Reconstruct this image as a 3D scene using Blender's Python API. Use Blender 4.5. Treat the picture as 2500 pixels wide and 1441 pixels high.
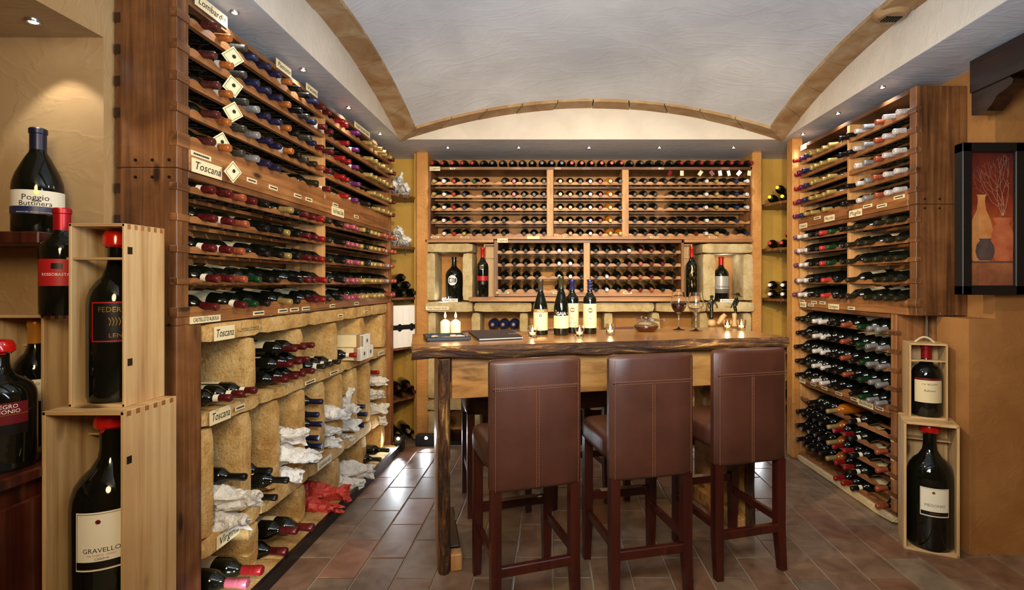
import bpy, math, random
from mathutils import Vector, Matrix, noise
random.seed(7)
S = 0.9                      # survey units (pixels unprojected) -> metres
F, PX, PY, EYE = 1300.0, 1345.0, 692.0, 1.53
scn = bpy.context.scene
col = scn.collection
for o in list(bpy.data.objects): bpy.data.objects.remove(o)
R = math.radians

# ------------------------------------------------------------------ camera, view, world, lights
cam = bpy.data.cameras.new('camera'); camo = bpy.data.objects.new('camera', cam); col.objects.link(camo)
camo.location = (0, 0, EYE*S); camo.rotation_euler = (R(90), 0, 0)
cam.sensor_width = 36; cam.lens = F/2500*36
cam.shift_x = -(PX-1250)/2500; cam.shift_y = (PY-720.5)/2500
cam.clip_start = .05
scn.camera = camo
vs = scn.view_settings
vs.view_transform = 'Standard'; vs.look = 'None'; vs.gamma = 1; vs.use_curve_mapping = False
vs.exposure = 0.0
w = bpy.data.worlds.new('world'); scn.world = w; w.use_nodes = True
w.node_tree.nodes['Background'].inputs[0].default_value = (1, .9, .78, 1)
w.node_tree.nodes['Background'].inputs[1].default_value = .02

def lamp(name, kind, loc, power, color=(1, 1, 1), size=.05, target=None, spot=None, blend=.5):
    d = bpy.data.lights.new(name, kind); d.energy = power; d.color = color
    if kind == 'AREA': d.shape = 'DISK'; d.size = size*S
    else: d.shadow_soft_size = size*S
    if kind == 'SPOT': d.spot_size = R(spot or 70); d.spot_blend = blend
    o = bpy.data.objects.new(name, d); col.objects.link(o); o.location = Vector(loc)*S
    if target is not None:
        o.rotation_euler = (Vector(target)-Vector(loc)).to_track_quat('-Z', 'Y').to_euler()
    return o
WARM = (1, .77, .47); COOL = (.86, .93, 1); NEUT = (1, .93, .84)
# the room's own ceiling spots on the near side of the vault, plus an added fill light behind the photographer
lamp('room_fill', 'AREA', (-.3, -.3, 2.4), 46, WARM, .9, (.3, 3.5, .9))
for x, tx, ty, tz, p in ((-.15, -.6, 5.1, 1.75, 60), (.75, 1.2, 5.1, 1.75, 60), (.9, -1.5, 3.4, 1.3, 105), (-.35, 2.15, 3.8, 1.3, 130), (.3, .35, 3.4, 1.1, 30)):
    lamp('track_spot', 'SPOT', (x, 2.0, 2.74), p, WARM, .035, (tx, ty, tz), 80, 1.0)
for x, tx in ((-.3, -.5), (.8, 1.3)): lamp('back_fill_spot', 'SPOT', (x, 1.2, 2.2), 215, WARM, .04, (tx, 5.1, 1.9), 62, 1.0)  # unseen fill spots added to brighten the back wall
# added fill light without a fitting, brightens the vault
lamp('vault_fill', 'AREA', (.36, 1.0, 1.9), 54, (.72, .86, 1), 1.2, (.36, 3.2, 3.2))
lamp('bar_fill', 'POINT', (.45, 3.1, 2.6), 5, WARM, .12)  # unseen point light above the bar, no fitting modelled
LEFT_SPOTS = [(-1.475, 2.483), (-1.466, 3.15), (-1.455, 3.83), (-1.443, 4.50)]
BACK_SPOTS = [(-.96, 4.958), (-.30, 4.958), (.355, 4.958), (1.01, 4.958), (1.70, 4.958)]
RIGHT_SPOTS = [(2.135, 4.51), (2.135, 3.96), (2.135, 3.43)]
for x, y in LEFT_SPOTS:
    lamp('led_spot', 'SPOT', (x, y, 2.775), 6, COOL, .012, (x-.04, y, 0), 120, .8)
for x, y in BACK_SPOTS:
    lamp('led_spot', 'SPOT', (x, y, 2.775), 9, COOL, .012, (x, y+.02, 0), 120, .8)
for x, y in RIGHT_SPOTS:
    lamp('led_spot', 'SPOT', (x, y, 2.775), 8, COOL, .012, (x, y, 0), 120, .8)
lamp('niche_spot', 'SPOT', (-1.943, 2.0, 2.5), 7.0, (1, .95, .85), .012, (-1.92, 2.04, 1.3), 84, .35)
NICHE_SPOT = (-1.943, 2.0)
FLOOR_SPOTS = [(-1.17, 5.02, .06), (1.47, 5.02, .06), (1.93, 5.02, .06), (-1.385, 4.86, .1), (-1.33, 2.12, .1)]  # last spot is added out of view to light the shelving foot
for i, (x, y, z) in enumerate(FLOOR_SPOTS):
    t = (x*.2, 3.2, .0) if i < 3 else (-1.56, 3.0, .25) if i == 3 else (-1.52, 3.6, .28)
    lamp('floor_spot', 'SPOT', (x, y-.06 if i < 4 else y+.07, z+.02), 4 if i < 3 else 18 if i == 3 else 13, COOL, .015, t, 125 if i < 3 else 100 if i == 3 else 80, .7)

# ------------------------------------------------------------------ colour + materials
def lin(r, g, b):
    f = lambda c: (c/255/12.92) if c/255 <= .04045 else ((c/255+.055)/1.055)**2.4
    return (f(r), f(g), f(b), 1)
MAT = {}
class NT:
    def __init__(s, name):
        s.m = bpy.data.materials.new(name); s.m.use_nodes = True; s.t = s.m.node_tree
        s.b = s.t.nodes['Principled BSDF']; MAT[name] = s.m
    def n(s, kind, **kw):
        nd = s.t.nodes.new(kind)
        for k, v in kw.items():
            if k.startswith('i_'): nd.inputs[k[2:].replace('_', ' ')].default_value = v
            elif isinstance(k, str): setattr(nd, k, v)
        return nd
    def l(s, a, b): s.t.links.new(a, b)
    def coords(s, scale, rot=(0, 0, 0)):
        g = s.n('ShaderNodeNewGeometry'); mp = s.n('ShaderNodeMapping')
        mp.inputs['Scale'].default_value = scale; mp.inputs['Rotation'].default_value = rot
        s.l(g.outputs['Position'], mp.inputs['Vector']); return mp.outputs[0]
    def noise(s, vec, scale, detail=4, rough=.6, dist=0):
        nd = s.n('ShaderNodeTexNoise'); nd.inputs['Scale'].default_value = scale; nd.inputs['Detail'].default_value = detail
        nd.inputs['Roughness'].default_value = rough; nd.inputs['Distortion'].default_value = dist
        s.l(vec, nd.inputs['Vector']); return nd.outputs['Fac']
    def ramp(s, fac, stops):
        r = s.n('ShaderNodeValToRGB'); e = r.color_ramp.elements
        while len(e) < len(stops): e.new(.5)
        for el, (p, c) in zip(e, stops): el.position = p; el.color = c
        s.l(fac, r.inputs[0]); return r.outputs[0]
    def mix(s, a, b, fac, mode='MIX'):
        m = s.n('ShaderNodeMix'); m.data_type = 'RGBA'; m.blend_type = mode
        for sock, v in ((m.inputs[6], a), (m.inputs[7], b)):
            if isinstance(v, tuple): sock.default_value = v
            else: s.l(v, sock)
        if isinstance(fac, (int, float)): m.inputs[0].default_value = fac
        else: s.l(fac, m.inputs[0])
        return m.outputs[2]
    def color(s, c):
        if isinstance(c, tuple): s.b.inputs['Base Color'].default_value = c
        else: s.l(c, s.b.inputs['Base Color'])
    def bump(s, h, strength, dist=.01, prev=None):
        b = s.n('ShaderNodeBump'); b.inputs['Strength'].default_value = strength; b.inputs['Distance'].default_value = dist
        s.l(h, b.inputs['Height'])
        if prev is not None: s.l(prev, b.inputs['Normal'])
        s.l(b.outputs[0], s.b.inputs['Normal']); return b.outputs[0]
    def set(s, **kw):
        for k, v in kw.items(): s.b.inputs[k.replace('_', ' ')].default_value = v
        return s

def plain(name, c, rough=.5, metal=0, coat=0, **kw):
    n = NT(name); n.color(c); n.set(Roughness=rough, Metallic=metal, Coat_Weight=coat, **kw); return n.m

def wood(name, dark, mid, light, axis, rough=.45, sc=1.0, coat=0, dapple=.35):
    """plank wood: long stretched grain, pores, soft blotches, a few knots"""
    n = NT(name)
    st = [28*sc]*3; st['XYZ'.index(axis)] = 1.1*sc
    v = n.coords(tuple(st)); g1 = n.noise(v, 1.0, 6, .62, .6)
    c = n.ramp(g1, [(.30, dark), (.5, mid), (.72, light)])
    v2 = n.coords((1, 1, 1)); g2 = n.noise(v2, 5*sc, 4, .6, .3)
    c = n.mix(c, n.ramp(g2, [(.35, tuple(x*.55 for x in mid[:3])+(1,)), (.65, (1, 1, 1, 1))]), dapple, 'MULTIPLY')
    vo = n.n('ShaderNodeTexVoronoi'); st2 = [7*sc]*3; st2['XYZ'.index(axis)] = 2.6*sc
    vv = n.coords(tuple(st2)); n.l(vv, vo.inputs['Vector']); vo.inputs['Scale'].default_value = 1
    k = n.ramp(vo.outputs['Distance'], [(.06, (1, 1, 1, 1)), (.13, (0, 0, 0, 1))])
    c = n.mix(c, tuple(x*.35 for x in dark[:3])+(1,), k)
    n.color(c); n.set(Roughness=rough, Coat_Weight=coat, Coat_Roughness=.2)
    n.bump(g1, .25, .004)
    return n.m

def plaster(name, a, b, scale=3.0, bump=.5, rough=.75, trowel=True, spec=.35):
    n = NT(name); v = n.coords((1, 1, 1)); g = n.noise(v, scale, 5, .6, .4)
    n.color(n.ramp(g, [(.35, a), (.65, b)])); n.set(Roughness=rough, Specular_IOR_Level=spec)
    fine = n.noise(v, scale*16, 4, .7)
    p = n.bump(fine, bump*.35, .003)
    if trowel:
        v2 = n.coords((1.2, 2.6, 1.8), (0, 0, .4)); t = n.noise(v2, scale*1.0, 3, .5, 2.2)
        r = n.ramp(t, [(.44, (0, 0, 0, 1)), (.5, (1, 1, 1, 1)), (.58, (.2, .2, .2, 1))])
        n.bump(r, bump, .006, p)
    return n.m

for ax in 'XYZ':
    wood('rack_wood_'+ax, lin(104, 62, 30), lin(158, 104, 58), lin(192, 140, 86), ax)
    wood('panel_wood_'+ax, lin(74, 42, 20), lin(122, 78, 42), lin(160, 108, 62), ax, dapple=.5)
    if ax == 'X': bpy.data.materials.remove(MAT['rack_wood_X']); wood('rack_wood_X', lin(124, 80, 42), lin(178, 126, 74), lin(206, 158, 102), 'X')
    wood('pine_'+ax, lin(168, 128, 80), lin(203, 168, 118), lin(222, 194, 148), ax, .5, .8, dapple=.15)
    wood('light_wood_'+ax, lin(160, 108, 60), lin(196, 146, 90), lin(214, 168, 110), ax, .5, dapple=.2)
wood('honey_wood', lin(104, 62, 24), lin(176, 122, 60), lin(206, 156, 88), 'X', .28, .7, .5, .5)
wood('apron_wood', lin(96, 56, 24), lin(190, 140, 78), lin(212, 166, 102), 'X', .35, .55, .2, .35)
wood('dark_beam_wood', lin(18, 8, 5), lin(36, 17, 11), lin(56, 28, 18), 'Y', .35, 1, .3)
wood('sideboard_wood', lin(34, 12, 8), lin(66, 26, 16), lin(92, 40, 24), 'Z', .3, 1, .3)
plaster('vault_plaster', lin(186, 188, 192), lin(208, 211, 216), 1.5, .16, .55, spec=.5)
plaster('white_plaster', lin(196, 188, 176), lin(212, 204, 192), 2.5, .15, .7)
plaster('orange_plaster', lin(176, 122, 62), lin(196, 142, 78), 4, .35, .7)
plaster('wall_plaster', lin(166, 134, 92), lin(180, 150, 108), 2.2, .15, .6)
plaster('brown_plaster', lin(150, 102, 54), lin(166, 118, 66), 4, .12, .6)
plaster('yellow_plaster', lin(184, 142, 58), lin(198, 158, 74), 3, .12, .55, False)
plaster('plinth_plaster', lin(214, 190, 140), lin(228, 206, 160), 6, .5, .7)

n = NT('tufa_stone'); v = n.coords((1, 1, 1)); g = n.noise(v, 9, 6, .65); f = n.noise(v, 75, 4, .7)
c = n.ramp(g, [(.3, lin(176, 132, 74)), (.5, lin(204, 166, 104)), (.72, lin(222, 194, 140))])
c = n.mix(c, n.ramp(f, [(.3, lin(150, 118, 70)), (.5, (1, 1, 1, 1))]), .45, 'MULTIPLY')
n.color(c); n.set(Roughness=.9, Specular_IOR_Level=.15); p = n.bump(f, .9, .008); n.bump(g, .5, .02, p)
n = NT('pale_stone'); v = n.coords((1, 1, 1)); g = n.noise(v, 8, 6, .65); f = n.noise(v, 70, 4, .7)
c = n.ramp(g, [(.3, lin(162, 138, 94)), (.5, lin(190, 170, 126)), (.72, lin(208, 192, 152))])
c = n.mix(c, n.ramp(f, [(.3, lin(160, 140, 100)), (.5, (1, 1, 1, 1))]), .35, 'MULTIPLY')
n.color(c); n.set(Roughness=.9, Specular_IOR_Level=.15); n.bump(f, .7, .006)
n = NT('rib_stone'); v = n.coords((1, 1, 1)); g = n.noise(v, 5, 5, .6, .8); f = n.noise(v, 60, 4, .7)
n.color(n.ramp(g, [(.32, lin(138, 100, 60)), (.5, lin(158, 126, 86)), (.7, lin(176, 154, 122))])); n.set(Roughness=.8); n.bump(f, .4, .004)

n = NT('terracotta'); oi = n.n('ShaderNodeObjectInfo'); v = n.coords((1, 1, 1)); g = n.noise(v, 9, 6, .65, .5)
a = n.ramp(oi.outputs['Random'], [(0, lin(130, 98, 76)), (.3, lin(144, 120, 98)), (.6, lin(120, 102, 84)), (.8, lin(142, 96, 72)), (1, lin(142, 126, 106))])
c = n.mix(a, n.ramp(g, [(.34, lin(150, 138, 132)), (.65, (1, 1, 1, 1))]), .6, 'MULTIPLY')
n.color(c); rr = n.ramp(g, [(.3, (.28,)*3+(1,)), (.7, (.48,)*3+(1,))]); n.l(rr, n.b.inputs['Roughness']); n.bump(g, .25, .004)
plain('grout', lin(150, 136, 116), .9)

for bn, sc_ in (('bark_h', (2.2, 2.2, 16)), ('bark_v', (14, 14, 2.6))):
    n = NT(bn); v = n.coords(sc_); g = n.noise(v, 1.5, 6, .66, 1.3); f = n.noise(n.coords((1, 1, 1)), 60, 5, .7)
    c = n.ramp(g, [(.32, lin(34, 18, 10)), (.48, lin(74, 44, 22)), (.58, lin(112, 74, 38)), (.63, lin(186, 140, 76)), (.72, lin(206, 164, 96))])
    n.color(c); n.set(Roughness=.55); p = n.bump(f, .6, .01); n.bump(g, 1, .03, p)

n = NT('bottle_glass'); n.color((.004, .005, .003, 1)); n.set(Roughness=.06, IOR=1.5, Specular_IOR_Level=.55)
plain('amber_glass', (.42, .12, .008, 1), .06)
plain('green_glass', (.02, .04, .004, 1), .06)
n = NT('foil'); oi = n.n('ShaderNodeObjectInfo'); n.l(oi.outputs['Color'], n.b.inputs['Base Color']); n.set(Metallic=.35, Roughness=.33)
n = NT('foil_print'); at = n.n('ShaderNodeAttribute', attribute_name='Col'); n.l(at.outputs['Color'], n.b.inputs['Base Color']); n.set(Metallic=.3, Roughness=.35)
n = NT('wax_cap'); n.color(lin(190, 22, 14)); n.set(Roughness=.18, Coat_Weight=.5, Coat_Roughness=.08)
plain('paper', lin(232, 226, 206), .7); plain('cream_label', lin(220, 204, 160), .6); plain('silver_label', lin(176, 172, 166), .35, .2)
plain('card', lin(232, 218, 176), .7); plain('ink', lin(28, 22, 18), .7); plain('gold_print', lin(196, 156, 70), .3, .8)
plain('red_print', lin(170, 22, 26), .45); plain('black_label', lin(14, 12, 12), .35); plain('burgundy_label', lin(96, 10, 22), .4)
plain('navy_label', lin(30, 38, 78), .4); plain('white_print', lin(235, 232, 225), .6); plain('gray_print', lin(96, 92, 88), .6)
plain('tan_label', lin(150, 110, 70), .5)
n = NT('tissue'); v = n.coords((1, 1, 1)); g = n.noise(v, 22, 3, .55, 1.2); n.color(lin(222, 220, 214)); n.set(Roughness=.7); n.bump(g, .8, .02)
n = NT('red_tissue'); v = n.coords((1, 1, 1)); g = n.noise(v, 22, 3, .55, 1.2); n.color(lin(196, 62, 46)); n.set(Roughness=.45); n.bump(g, .8, .02)
n = NT('leather'); v = n.coords((1, 1, 1)); g = n.noise(v, 260, 3, .6); b_ = n.noise(v, 6, 3, .6)
n.color(n.ramp(b_, [(.3, lin(66, 34, 22)), (.7, lin(80, 44, 30))])); n.set(Roughness=.42, Coat_Weight=.1, Coat_Roughness=.3); n.bump(g, .18, .002)
plain('stitching', lin(150, 100, 70), .7)
wood('stool_wood', lin(44, 12, 8), lin(66, 22, 14), lin(80, 28, 18), 'Z', .3, .6, .2, .2)
plain('worn_wood', lin(160, 140, 110), .5)
plain('iron', lin(20, 20, 21), .4, .5); plain('screw_metal', lin(60, 52, 44), .4, .8)
plain('steel', lin(170, 168, 162), .3, .9)
plain('black_plastic', lin(16, 16, 18), .35); plain('menu_leather', lin(36, 28, 32), .42)
n = NT('candle_wax'); n.color(lin(246, 232, 196)); n.set(Roughness=.45, Subsurface_Weight=.6, Subsurface_Scale=.03)
n.b.inputs['Subsurface Radius'].default_value = (1, .6, .3)
n = NT('flame'); n.color((1, .6, .2, 1)); n.b.inputs['Emission Color'].default_value = (1, .66, .26, 1); n.b.inputs['Emission Strength'].default_value = 26
n = NT('led'); n.b.inputs['Emission Color'].default_value = (.9, .95, 1, 1); n.b.inputs['Emission Strength'].default_value = 60
n = NT('clear_glass'); n.color((1, 1, 1, 1)); n.set(Roughness=.0, IOR=1.48, Transmission_Weight=1)
n = NT('red_wine'); n.color((.16, .006, .008, 1)); n.set(Roughness=.02, IOR=1.34, Transmission_Weight=.6)
n = NT('dark_wine'); n.color((.02, .001, .003, 1)); n.set(Roughness=.03, IOR=1.34)
plain('bronze', lin(44, 42, 30), .3, .7); plain('ceramic_tan', lin(176, 140, 90), .5); plain('pebble', lin(190, 172, 140), .7)
plain('frame_black', lin(12, 11, 11), .5)
plain('rope', lin(200, 186, 150), .8); plain('purple_foil', lin(60, 20, 40), .3, .4)
n = NT('painting'); tc = n.n('ShaderNodeTexCoord'); sep = n.n('ShaderNodeSeparateXYZ'); n.l(tc.outputs['Generated'], sep.inputs[0])
g = n.noise(n.coords((1, 1, 1)), 9, 5, .6, .6)
base = n.ramp(sep.outputs['Z'], [(0, lin(150, 92, 60)), (.17, lin(170, 106, 66)), (.19, lin(188, 92, 40)), (.4, lin(196, 100, 46)), (.62, lin(140, 52, 24)), (1, lin(84, 26, 18))])
n.color(n.mix(base, n.ramp(g, [(.3, lin(150, 120, 110)), (.7, (1, 1, 1, 1))]), .7, 'MULTIPLY')); n.set(Roughness=.55)
def vase_mat(name, a, b):
    n = NT(name); g = n.noise(n.coords((1, 1, 1)), 14, 4, .6); n.color(n.ramp(g, [(.3, a), (.7, b)])); n.set(Roughness=.55)
vase_mat('paint_ochre', lin(184, 112, 56), lin(208, 146, 84)); vase_mat('paint_orange', lin(166, 76, 46), lin(196, 112, 70))
vase_mat('paint_gray', lin(58, 46, 44), lin(92, 74, 68)); vase_mat('paint_twig', lin(170, 130, 110), lin(200, 160, 140))

# ------------------------------------------------------------------ geometry helpers
def props(o, label=None, cat=None, group=None, kind=None):
    if label: o['label'] = label
    if cat: o['category'] = cat
    if group: o['group'] = group
    if kind: o['kind'] = kind
    return o
def empty(name, loc, yaw=0, label=None, cat=None, group=None, kind=None):
    o = bpy.data.objects.new(name, None); o.empty_display_size = .05; col.objects.link(o)
    o.location = Vector(loc)*S; o.rotation_euler = (0, 0, yaw); return props(o, label, cat, group, kind)
def link(name, me, mats, parent=None, loc=(0, 0, 0), rot=(0, 0, 0)):
    if mats is not None:
        for m in (mats if isinstance(mats, (list, tuple)) else [mats]): me.materials.append(MAT[m])
    o = bpy.data.objects.new(name, me); col.objects.link(o)
    o.location = Vector(loc)*S; o.rotation_euler = rot
    if parent: o.parent = parent
    return o
class Geo:
    """collects verts (survey units) and faces; build() links ONE mesh object"""
    def __init__(s): s.v = []; s.f = []; s.mi = []; s.sm = []
    def add(s, vs, fs, mi=0, smooth=False):
        o = len(s.v); s.v += [tuple(v) for v in vs]; s.f += [tuple(i+o for i in f) for f in fs]
        s.mi += [mi]*len(fs); s.sm += [smooth]*len(fs); return s
    def box(s, x0, x1, y0, y1, z0, z1, mi=0, bev=0):
        x0, x1 = sorted((x0, x1)); y0, y1 = sorted((y0, y1)); z0, z1 = sorted((z0, z1))
        if bev <= 0:
            vs = [(x, y, z) for z in (z0, z1) for y in (y0, y1) for x in (x0, x1)]
            fs = [(0, 2, 3, 1), (4, 5, 7, 6), (0, 1, 5, 4), (2, 6, 7, 3), (0, 4, 6, 2), (1, 3, 7, 5)]
            return s.add(vs, fs, mi)
        b = min(bev, (x1-x0)*.45, (y1-y0)*.45, (z1-z0)*.45)
        vs = []; idx = {}
        for sx in (0, 1):
            for sy in (0, 1):
                for sz in (0, 1):
                    X, Y, Z = (x0, x1)[sx], (y0, y1)[sy], (z0, z1)[sz]
                    dx, dy, dz = (b, -b)[sx], (b, -b)[sy], (b, -b)[sz]
                    idx[sx, sy, sz] = (len(vs), len(vs)+1, len(vs)+2)
                    vs += [(X, Y+dy, Z+dz), (X+dx, Y, Z+dz), (X+dx, Y+dy, Z)]
        I = idx; fs = []
        for a in range(3):
            for sgn in (0, 1):
                k = []
                for (p, q) in ((0, 0), (1, 0), (1, 1), (0, 1)):
                    t = [p, q]; t.insert(a, sgn); k.append(I[tuple(t)][a])
                fs.append(tuple(k))
        for a in range(3):
            o1, o2 = [q for q in range(3) if q != a]
            for p in (0, 1):
                for q in (0, 1):
                    t0 = [0]*3; t1 = [0]*3; t0[o1] = t1[o1] = p; t0[o2] = t1[o2] = q; t0[a] = 0; t1[a] = 1
                    fs.append((I[tuple(t0)][o1], I[tuple(t1)][o1], I[tuple(t1)][o2], I[tuple(t0)][o2]))
        for t in I: fs.append(I[t])
        return s.add(vs, fs, mi)
    def lathe(s, prof, seg=16, c=(0, 0, 0), mi=0, smooth=True, M=None, a0=0, a1=None):
        """prof = [(r, z)...]"""
        full = a1 is None; a1_ = 2*math.pi if full else a1; nn = seg if full else seg+1
        vs = []; fs = []
        for r, z in prof:
            for k in range(nn):
                a = a0+(a1_-a0)*k/seg
                vs.append(Vector((c[0]+r*math.cos(a), c[1]+r*math.sin(a), c[2]+z)))
        for i in range(len(prof)-1):
            for k in range(seg):
                k2 = (k+1) % nn if full else k+1
                fs.append((i*nn+k, i*nn+k2, (i+1)*nn+k2, (i+1)*nn+k))
        if M is not None: vs = [M @ v for v in vs]
        return s.add(vs, fs, mi, smooth)
    def tube(s, pts, r, seg=8, mi=0, smooth=True):
        pts = [Vector(p) for p in pts]; n_ = len(pts)
        rs = r if isinstance(r, (list, tuple)) else [r]*n_
        vs = []; fs = []; up = Vector((0, 0, 1))
        for i, p in enumerate(pts):
            d = (pts[min(i+1, n_-1)]-pts[max(i-1, 0)]).normalized()
            if abs(d.dot(up)) > .95: u = Vector((1, 0, 0))
            else: u = up
            a = d.cross(u).normalized(); b = d.cross(a).normalized()
            for k in range(seg):
                t = 2*math.pi*k/seg; vs.append(p+a*rs[i]*math.cos(t)+b*rs[i]*math.sin(t))
        for i in range(n_-1):
            for k in range(seg): fs.append((i*seg+k, i*seg+(k+1) % seg, (i+1)*seg+(k+1) % seg, (i+1)*seg+k))
        fs.append(tuple(range(seg-1, -1, -1))); fs.append(tuple((n_-1)*seg+k for k in range(seg)))
        return s.add(vs, fs, mi, smooth)
    def prism(s, poly, y0, y1, mi=0, axis='Y', smooth=False):
        """poly = [(a, z)]; extruded along Y (a = x) or X (a = y)"""
        n_ = len(poly)
        P = (lambda a, z, t: (a, t, z)) if axis == 'Y' else ((lambda a, z, t: (t, a, z)) if axis == 'X' else (lambda a, z, t: (a, z, t)))
        vs = [P(a, z, y0) for a, z in poly]+[P(a, z, y1) for a, z in poly]
        fs = [tuple(range(n_)), tuple(range(2*n_-1, n_-1, -1))]+[(i, i+n_, (i+1) % n_+n_, (i+1) % n_) for i in range(n_)]
        return s.add(vs, fs, mi, smooth)
    def mesh(s, name):
        me = bpy.data.meshes.new(name)
        me.from_pydata([(x*S, y*S, z*S) for x, y, z in s.v], [], s.f)
        me.polygons.foreach_set('material_index', s.mi); me.polygons.foreach_set('use_smooth', s.sm)
        me.update()
        return me
    def build(s, name, mats, parent=None, loc=(0, 0, 0), rot=(0, 0, 0), sharp=35, fix=True):
        me = s.mesh(name)
        if fix:
            import bmesh
            bm = bmesh.new(); bm.from_mesh(me); bmesh.ops.recalc_face_normals(bm, faces=bm.faces); bm.to_mesh(me); bm.free()
        if any(s.sm): me.set_sharp_from_angle(angle=R(sharp))
        return link(name, me, mats, parent, loc, rot)

def lattice_box(dx, dy, dz, step=.06, amp=.005, seed=0, erode=.012, big=0):
    """rough stone: box lattice, displaced, with worn edges; base corner at 0,0,0"""
    g = Geo(); nx, ny, nz = [max(1, min(14, round(d/step))) for d in (dx, dy, dz)]; idx = {}; vs = []
    def V(i, j, k):
        if (i, j, k) not in idx:
            x, y, z = i/nx*dx, j/ny*dy, k/nz*dz
            on = (i in (0, nx))+(j in (0, ny))+(k in (0, nz))
            e = erode*(on-1)*.5
            p = Vector((x, y, z)); c = Vector((dx/2, dy/2, dz/2))
            q = Vector((x+(e if i == 0 else -e if i == nx else 0), y+(e if j == 0 else -e if j == ny else 0), z+(e if k == 0 else -e if k == nz else 0)))
            nv = noise.noise_vector((p+Vector((seed*3.7, seed*1.3, seed*2.1)))*14)
            q += nv*amp
            if big: q += noise.noise_vector((p+Vector((seed*1.7, 0, seed)))*4)*big
            idx[i, j, k] = len(vs); vs.append(q)
        return idx[i, j, k]
    fs = []
    for j in range(ny):
        for k in range(nz):
            fs.append((V(0, j, k), V(0, j, k+1), V(0, j+1, k+1), V(0, j+1, k))); fs.append((V(nx, j, k), V(nx, j+1, k), V(nx, j+1, k+1), V(nx, j, k+1)))
    for i in range(nx):
        for k in range(nz):
            fs.append((V(i, 0, k), V(i+1, 0, k), V(i+1, 0, k+1), V(i, 0, k+1))); fs.append((V(i, ny, k), V(i, ny, k+1), V(i+1, ny, k+1), V(i+1, ny, k)))
    for i in range(nx):
        for j in range(ny):
            fs.append((V(i, j, 0), V(i, j+1, 0), V(i+1, j+1, 0), V(i+1, j, 0))); fs.append((V(i, j, nz), V(i+1, j, nz), V(i+1, j+1, nz), V(i, j+1, nz)))
    g.add(vs, fs, 0, True); return g
SEED = [1]
def stone(name, x0, x1, y0, y1, z0, z1, parent, mat='tufa_stone', **kw):
    SEED[0] += 1
    x0, x1 = sorted((x0, x1)); y0, y1 = sorted((y0, y1))
    g = lattice_box(x1-x0, y1-y0, z1-z0, seed=SEED[0], **kw)
    return g.build(name, mat, parent, (x0, y0, z0), sharp=60, fix=False)

def text_verts(txt, size, shear=0, align='CENTER', spacing=1.0, bold=0):
    cu = bpy.data.curves.new('t', 'FONT'); cu.body = txt; cu.size = size; cu.shear = shear; cu.align_x = align
    cu.align_y = 'CENTER'; cu.space_character = spacing; cu.resolution_u = 2; cu.offset = bold
    o = bpy.data.objects.new('t', cu); col.objects.link(o)
    dg = bpy.context.evaluated_depsgraph_get(); me = bpy.data.meshes.new_from_object(o.evaluated_get(dg))
    vs = [tuple(v.co) for v in me.vertices]; fs = [tuple(p.vertices) for p in me.polygons]
    bpy.data.objects.remove(o); bpy.data.curves.remove(cu); bpy.data.meshes.remove(me)
    return vs, fs
def flat_text(txt, size, mat, parent, loc, shear=0, name='lettering', bold=0, rot=(0, 0, 0), fit=None):
    """text standing in the XZ plane, read from -Y"""
    vs, fs = text_verts(txt, size, shear, bold=bold)
    if not vs: return
    k = 1
    if fit:
        ww = max(v[0] for v in vs)-min(v[0] for v in vs); k = fit/ww
    g = Geo().add([(x*k, 0, y) for x, y, z in vs], fs)
    return g.build(name, mat, parent, loc, rot, fix=False)
def wrap_text(txt, size, mat, parent, r, z, ang=-90, shear=0, name='lettering', bold=0, fit=None):
    """text wrapped on a standing cylinder of radius r, centred at angle ang (deg, -90 = towards -Y)"""
    vs, fs = text_verts(txt, size, shear, bold=bold)
    if not vs: return
    k = 1
    if fit: k = fit/(max(v[0] for v in vs)-min(v[0] for v in vs))
    out = []
    for x, y, _ in vs:
        a = R(ang)+x*k/r; out.append((r*math.cos(a), r*math.sin(a), z+y))
    return Geo().add(out, fs).build(name, mat, parent, fix=False)
def patch(r, z0, z1, a0, a1, seg=16):
    return Geo().lathe([(r, z0), (r, z1)], seg, a0=R(a0), a1=R(a1), smooth=True)

# ------------------------------------------------------------------ bottles
def prof(style, H, Rr, nr=None):
    nr = nr or Rr*.36
    if style == 'bordeaux':
        P = [(0, .004), (.78, .004), (.93, 0), (1, .02), (1, .60), (.97, .64), (.86, .675), (.62, .715)]
    elif style == 'burgundy':
        P = [(0, .004), (.78, .004), (.93, 0), (1, .02), (1, .42), (.97, .48), (.86, .56), (.66, .65), (.5, .72)]
    elif style == 'demijohn':
        P = [(0, .004), (.78, .004), (.93, 0), (1, .03), (1, .56), (.97, .61), (.88, .66), (.70, .705), (.5, .735)]
    else:
        P = [(0, .004), (.78, .004), (.93, 0), (1, .02), (1, .64), (.96, .68), (.82, .71), (.56, .74)]
    out = [(r*Rr, z*H) for r, z in P]
    last = out[-1][1]
    out += [(nr*1.12, last+.05*H), (nr, last+.09*H), (nr*.97, .95*H), (nr*1.1, .955*H), (nr*1.1, .995*H), (nr*.6, H), (0, H)]
    return out
BL, BR = .33, .0415
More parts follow.
